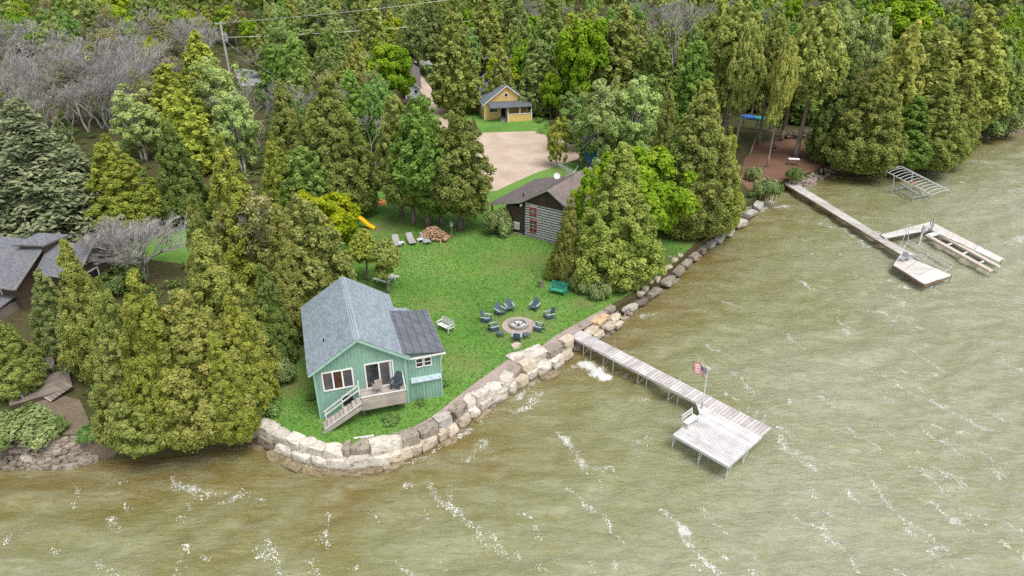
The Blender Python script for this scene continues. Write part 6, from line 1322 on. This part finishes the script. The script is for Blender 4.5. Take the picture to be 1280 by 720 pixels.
# ------------------------------------------------------------------ the wood behind
r5 = random.Random(23); KEEP = [((0, 44, 218, 176), 128), ((925, 130, 1064, 245), 112), ((508, 60, 566, 156), 175), ((580, 74, 672, 168), 117), ((592, 160, 735, 240), 84), ((506, 62, 570, 160), 108), ((606, 196, 742, 305), 66), ((0, 282, 135, 380), 49), ((925, 138, 1064, 245), 88), ((804, 118, 828, 158), 110), ((684, 84, 742, 126), 128), ((262, 18, 300, 105), 178), ((266, 24, 330, 108), 120), ((500, 64, 568, 92), 172), ((210, 158, 335, 200), 100), ((440, 215, 620, 320), 60), ((128, 262, 225, 300), 60), ((925, 236, 1280, 400), 50), ((1064, 165, 1280, 240), 90)]
GRID = {}
def free(x, y, r):
    for i in range(-2, 3):
        for j in range(-2, 3):
            for (a, b, c) in GRID.get((int(x // 5) + i, int(y // 5) + j), ()):
                if math.hypot(x - a, y - b) < (r + c) * .62: return False
    return True
for (x, y, r) in PLACED: GRID.setdefault((int(x // 5), int(y // 5)), []).append((x, y, r))
def zone(px, py):
    far = 'along the top edge of the wood' if py < 12 else ('in the upper part of the wood' if py < 70 else 'in the nearer wood')
    wh = 'at the far left' if px < 150 else ('left of the utility pole' if px < 275 else ('right of the utility pole' if px < 440 else ('near the dirt road' if px < 580 else ('behind the yellow house' if px < 700 else ('behind the birches' if px < 860 else ('behind the far clearing' if px < 1060 else 'at the far right'))))))
    return far + ' ' + wh
TONEW = {'olive': 'olive green', 'yellow': 'yellowish', 'tawny': 'tawny', 'dark': 'dark', 'green': 'green', 'grey': 'greyish', 'pale': 'pale', 'lime': 'bright lime', 'gold': 'golden', 'deep': 'deep green'}
made = Counter(); tries = 0
while tries < 9000 and sum(made.values()) < 470:
    tries += 1; y = 68 + 150 * r5.random() ** .8; x = r5.uniform(-.8, .8) * y
    if not inside(LAND, x, y + 2) or inside(DRIVE, x, y) or inside(LAWN, x, y): continue
    if min(math.hypot(x - e[0], y - e[1]) for e in EDGE[25:48]) < 3.5: continue
    far = y > 130; gx = project((x, y, GZ + 10))[0]
    u_ = r5.random(); nz = math.sin(x * .061 + 2) + math.sin(y * .05 + x * .03)
    if nz > .9: kd = 'maple' if u_ < .4 else ('aspen' if u_ < .7 else CM)
    elif nz < -1.1: kd = 'bare' if u_ < .25 else ('aspen' if u_ < .5 else CM)
    else: kd = CM if u_ < .58 else ('spruce' if u_ < .66 else ('aspen' if u_ < .84 else ('bud' if u_ < .92 else 'bare')))
    if gx < 330 and y > 175: kd = r5.choice(('maple', 'maple', 'aspen', 'aspen', 'bud', CM))
    if gx < 215 and 95 < y < 175: kd = r5.choice(('bare', 'bare', 'bare', 'bud', 'aspen', 'maple'))
    h = r5.uniform(7, 13.5) if kd != 'maple' else r5.uniform(7.5, 12.5); r = h * r5.uniform(.22, .33) * (1.25 if kd in ('maple', 'bare') else 1)
    if not free(x, y, r): continue
    px, py = project((x, y, GZ + h)); bx, by = project((x, y, GZ)); wpx = r / y * FPX
    if px < -60 or px > 1340 or py < -75: continue
    if gx < 215 and 95 < y < 150 and kd in ('aspen', 'bud') and h < 10: pass
    elif any(y < dep + 2 and px + wpx > q[0] and px - wpx < q[2] and by + wpx * .3 > q[1] and py < q[3] for q, dep in KEEP): continue
    tn = {'maple': r5.choice(('lime', 'lime', 'green', 'yellow')), 'aspen': r5.choice(('pale', 'lime', 'green', 'pale')), CM: r5.choice(('olive', 'olive', 'tawny', 'dark', 'green', 'yellow', 'grey')), 'spruce': r5.choice(('dark', 'grey', 'green')), 'bud': 'olive', 'bare': 'olive'}[kd]
    kw = {'maple': 'leafy maple', 'aspen': 'light aspen', CM: 'cedar', 'spruce': 'spruce', 'bud': 'budding tree', 'bare': 'bare grey tree'}[kd]
    z = zone(px, py); lab = f"{TONEW[tn] + ' ' if kd not in ('bud', 'bare') else ''}{kw} {z}"
    tree(kd, x, y, h, r, tn, lab, lab + ', several alike'); GRID.setdefault((int(x // 5), int(y // 5)), []).append((x, y, r)); made[kd] += 1
print('FILL', made, tries)

# ------------------------------------------------------------------ uncountable growth
def far_woods():
    rg = np.random.default_rng(77); C, Nn, T = [], [], []
    for k in range(420):
        y = 222 + 120 * rg.random(); x = rg.uniform(-.85, .85) * y; h = 10 + 6 * rg.random(); r = h * .24; n = 150; d = rg.normal(size=(n, 3)); d[:, 2] = np.abs(d[:, 2]) * .9 - .2; d /= np.linalg.norm(d, axis=1, keepdims=True)
        C.append(np.array([x, y, GZ + h * .5]) + d * np.array([r, r, h * .5]) * (.7 + .4 * rg.random((n, 1)))); Nn.append(d + rg.normal(size=(n, 3)) * .4); T.append(rg.normal(.5, .2) + rg.normal(0, .15, n))
    c = np.vstack(C); me = quads('far_woods', c, np.vstack(Nn), 1.0 + .8 * rg.random(len(c)), np.concatenate(T), M['cedar'], rg, 1.5); o = bpy.data.objects.new('far_woods', me); COL.objects.link(o); o.color = (1.1, 1.15, 1, 1); tag(o, 'far wood fading beyond the road', kind='stuff')
far_woods()
def undergrowth():
    rg = np.random.default_rng(5); pts = []
    while len(pts) < 4200:
        y = 38 + 180 * rg.random() ** 1.1; x = rg.uniform(-.8, .8) * y
        if not inside(LAND, x, y - .4) or inside(LAWN, x, y) or inside(DRIVE, x, y) or inside(STRIP, x, y): continue
        if -21 < x < 12 and min(math.hypot(x - e[0], y - e[1]) for e in EDGE[8:42]) < 2.2: continue
        px, py = project((x, y, GZ))
        if (925 < px < 1062 and 160 < py < 242) or (38 < px < 112 and 470 < py < 566) or (585 < px < 672 and 90 < py < 170): continue
        if -48 < x < -34 and 42 < y < 62: continue
        pts.append((x, y))
    cc = np.array([(x, y, GZ + .15 + .3 * rg.random()) for x, y in pts]); n = len(cc); out = np.tile([0, 0, 1.], (n, 1))
    c, nn, t = puffs(rg, cc, out, .35 + .5 * rg.random(n), 46, .5, (1.3, 1.3, .6), .6, .2, .18)
    me = quads('undergrowth', c, nn, .16 * (.6 + .9 * rg.random(len(c))), t, M['shrub'], rg, 1.6); o = bpy.data.objects.new('undergrowth', me); COL.objects.link(o); o.color = (.7, .85, .55, 1); tag(o, 'low green undergrowth on the forest floor', kind='stuff')
undergrowth()
M['blade'] = leaf_mat('grass_blades', (.092, .205, .038), (.128, .25, .05), (.195, .295, .08), .4)
def grass():
    rg = np.random.default_rng(6); C = []; xs = [p[0] for p in LAWN]; ys = [p[1] for p in LAWN]
    X = rg.uniform(-24, 30, 170000); Yy = rg.uniform(34.5, 80, 170000); keep = rg.random(170000) < .6 * np.clip(1.5 - (Yy - 34) / 42, .25, 1)
    poly = np.array(LAWN); c = np.zeros(len(X), bool); j = len(poly) - 1
    for i in range(len(poly)):
        xi, yi = poly[i]; xj, yj = poly[j]; cond = ((yi > Yy) != (yj > Yy)) & (X < (xj - xi) * (Yy - yi) / (yj - yi + 1e-12) + xi); c ^= cond; j = i
    bare = np.zeros(len(X))
    for cx, cy, rr, am in PATCH: bare = np.maximum(bare, np.clip((1 - np.hypot(X - cx, Yy - cy) / rr) * am * 2.4, 0, .9))
    k = c & keep & (rg.random(len(X)) > bare) & (np.hypot(X - FP[0], Yy - FP[1]) > 1.42); 
    lx = (X - A0[0]) * math.cos(HRZ) + (Yy - A0[1]) * math.sin(HRZ); ly = -(X - A0[0]) * math.sin(HRZ) + (Yy - A0[1]) * math.cos(HRZ); k &= ~((lx > -.1) & (lx < 8.6) & (ly > -.1) & (ly < 8.9))
    X, Yy = X[k], Yy[k]; n = len(X); cen = np.stack([X, Yy, np.full(n, GZ + .022)], 1); nrm = rg.normal(size=(n, 3)); nrm[:, 2] = np.abs(nrm[:, 2]) * .6 + 1.3
    big = .5 + .16 * np.sin(X * .9 + 1.7 * np.sin(Yy * .6)) + .12 * np.sin(Yy * 1.3 + X * .5)
    me = quads('grass', cen, nrm, .07 + .06 * rg.random(n), big * .5 + .25 + rg.normal(0, .05, n), M['blade'], rg, 2.2); o = bpy.data.objects.new('grass', me); COL.objects.link(o); tag(o, 'short mown lawn grass', kind='stuff'); print('GRASS', n)
grass()
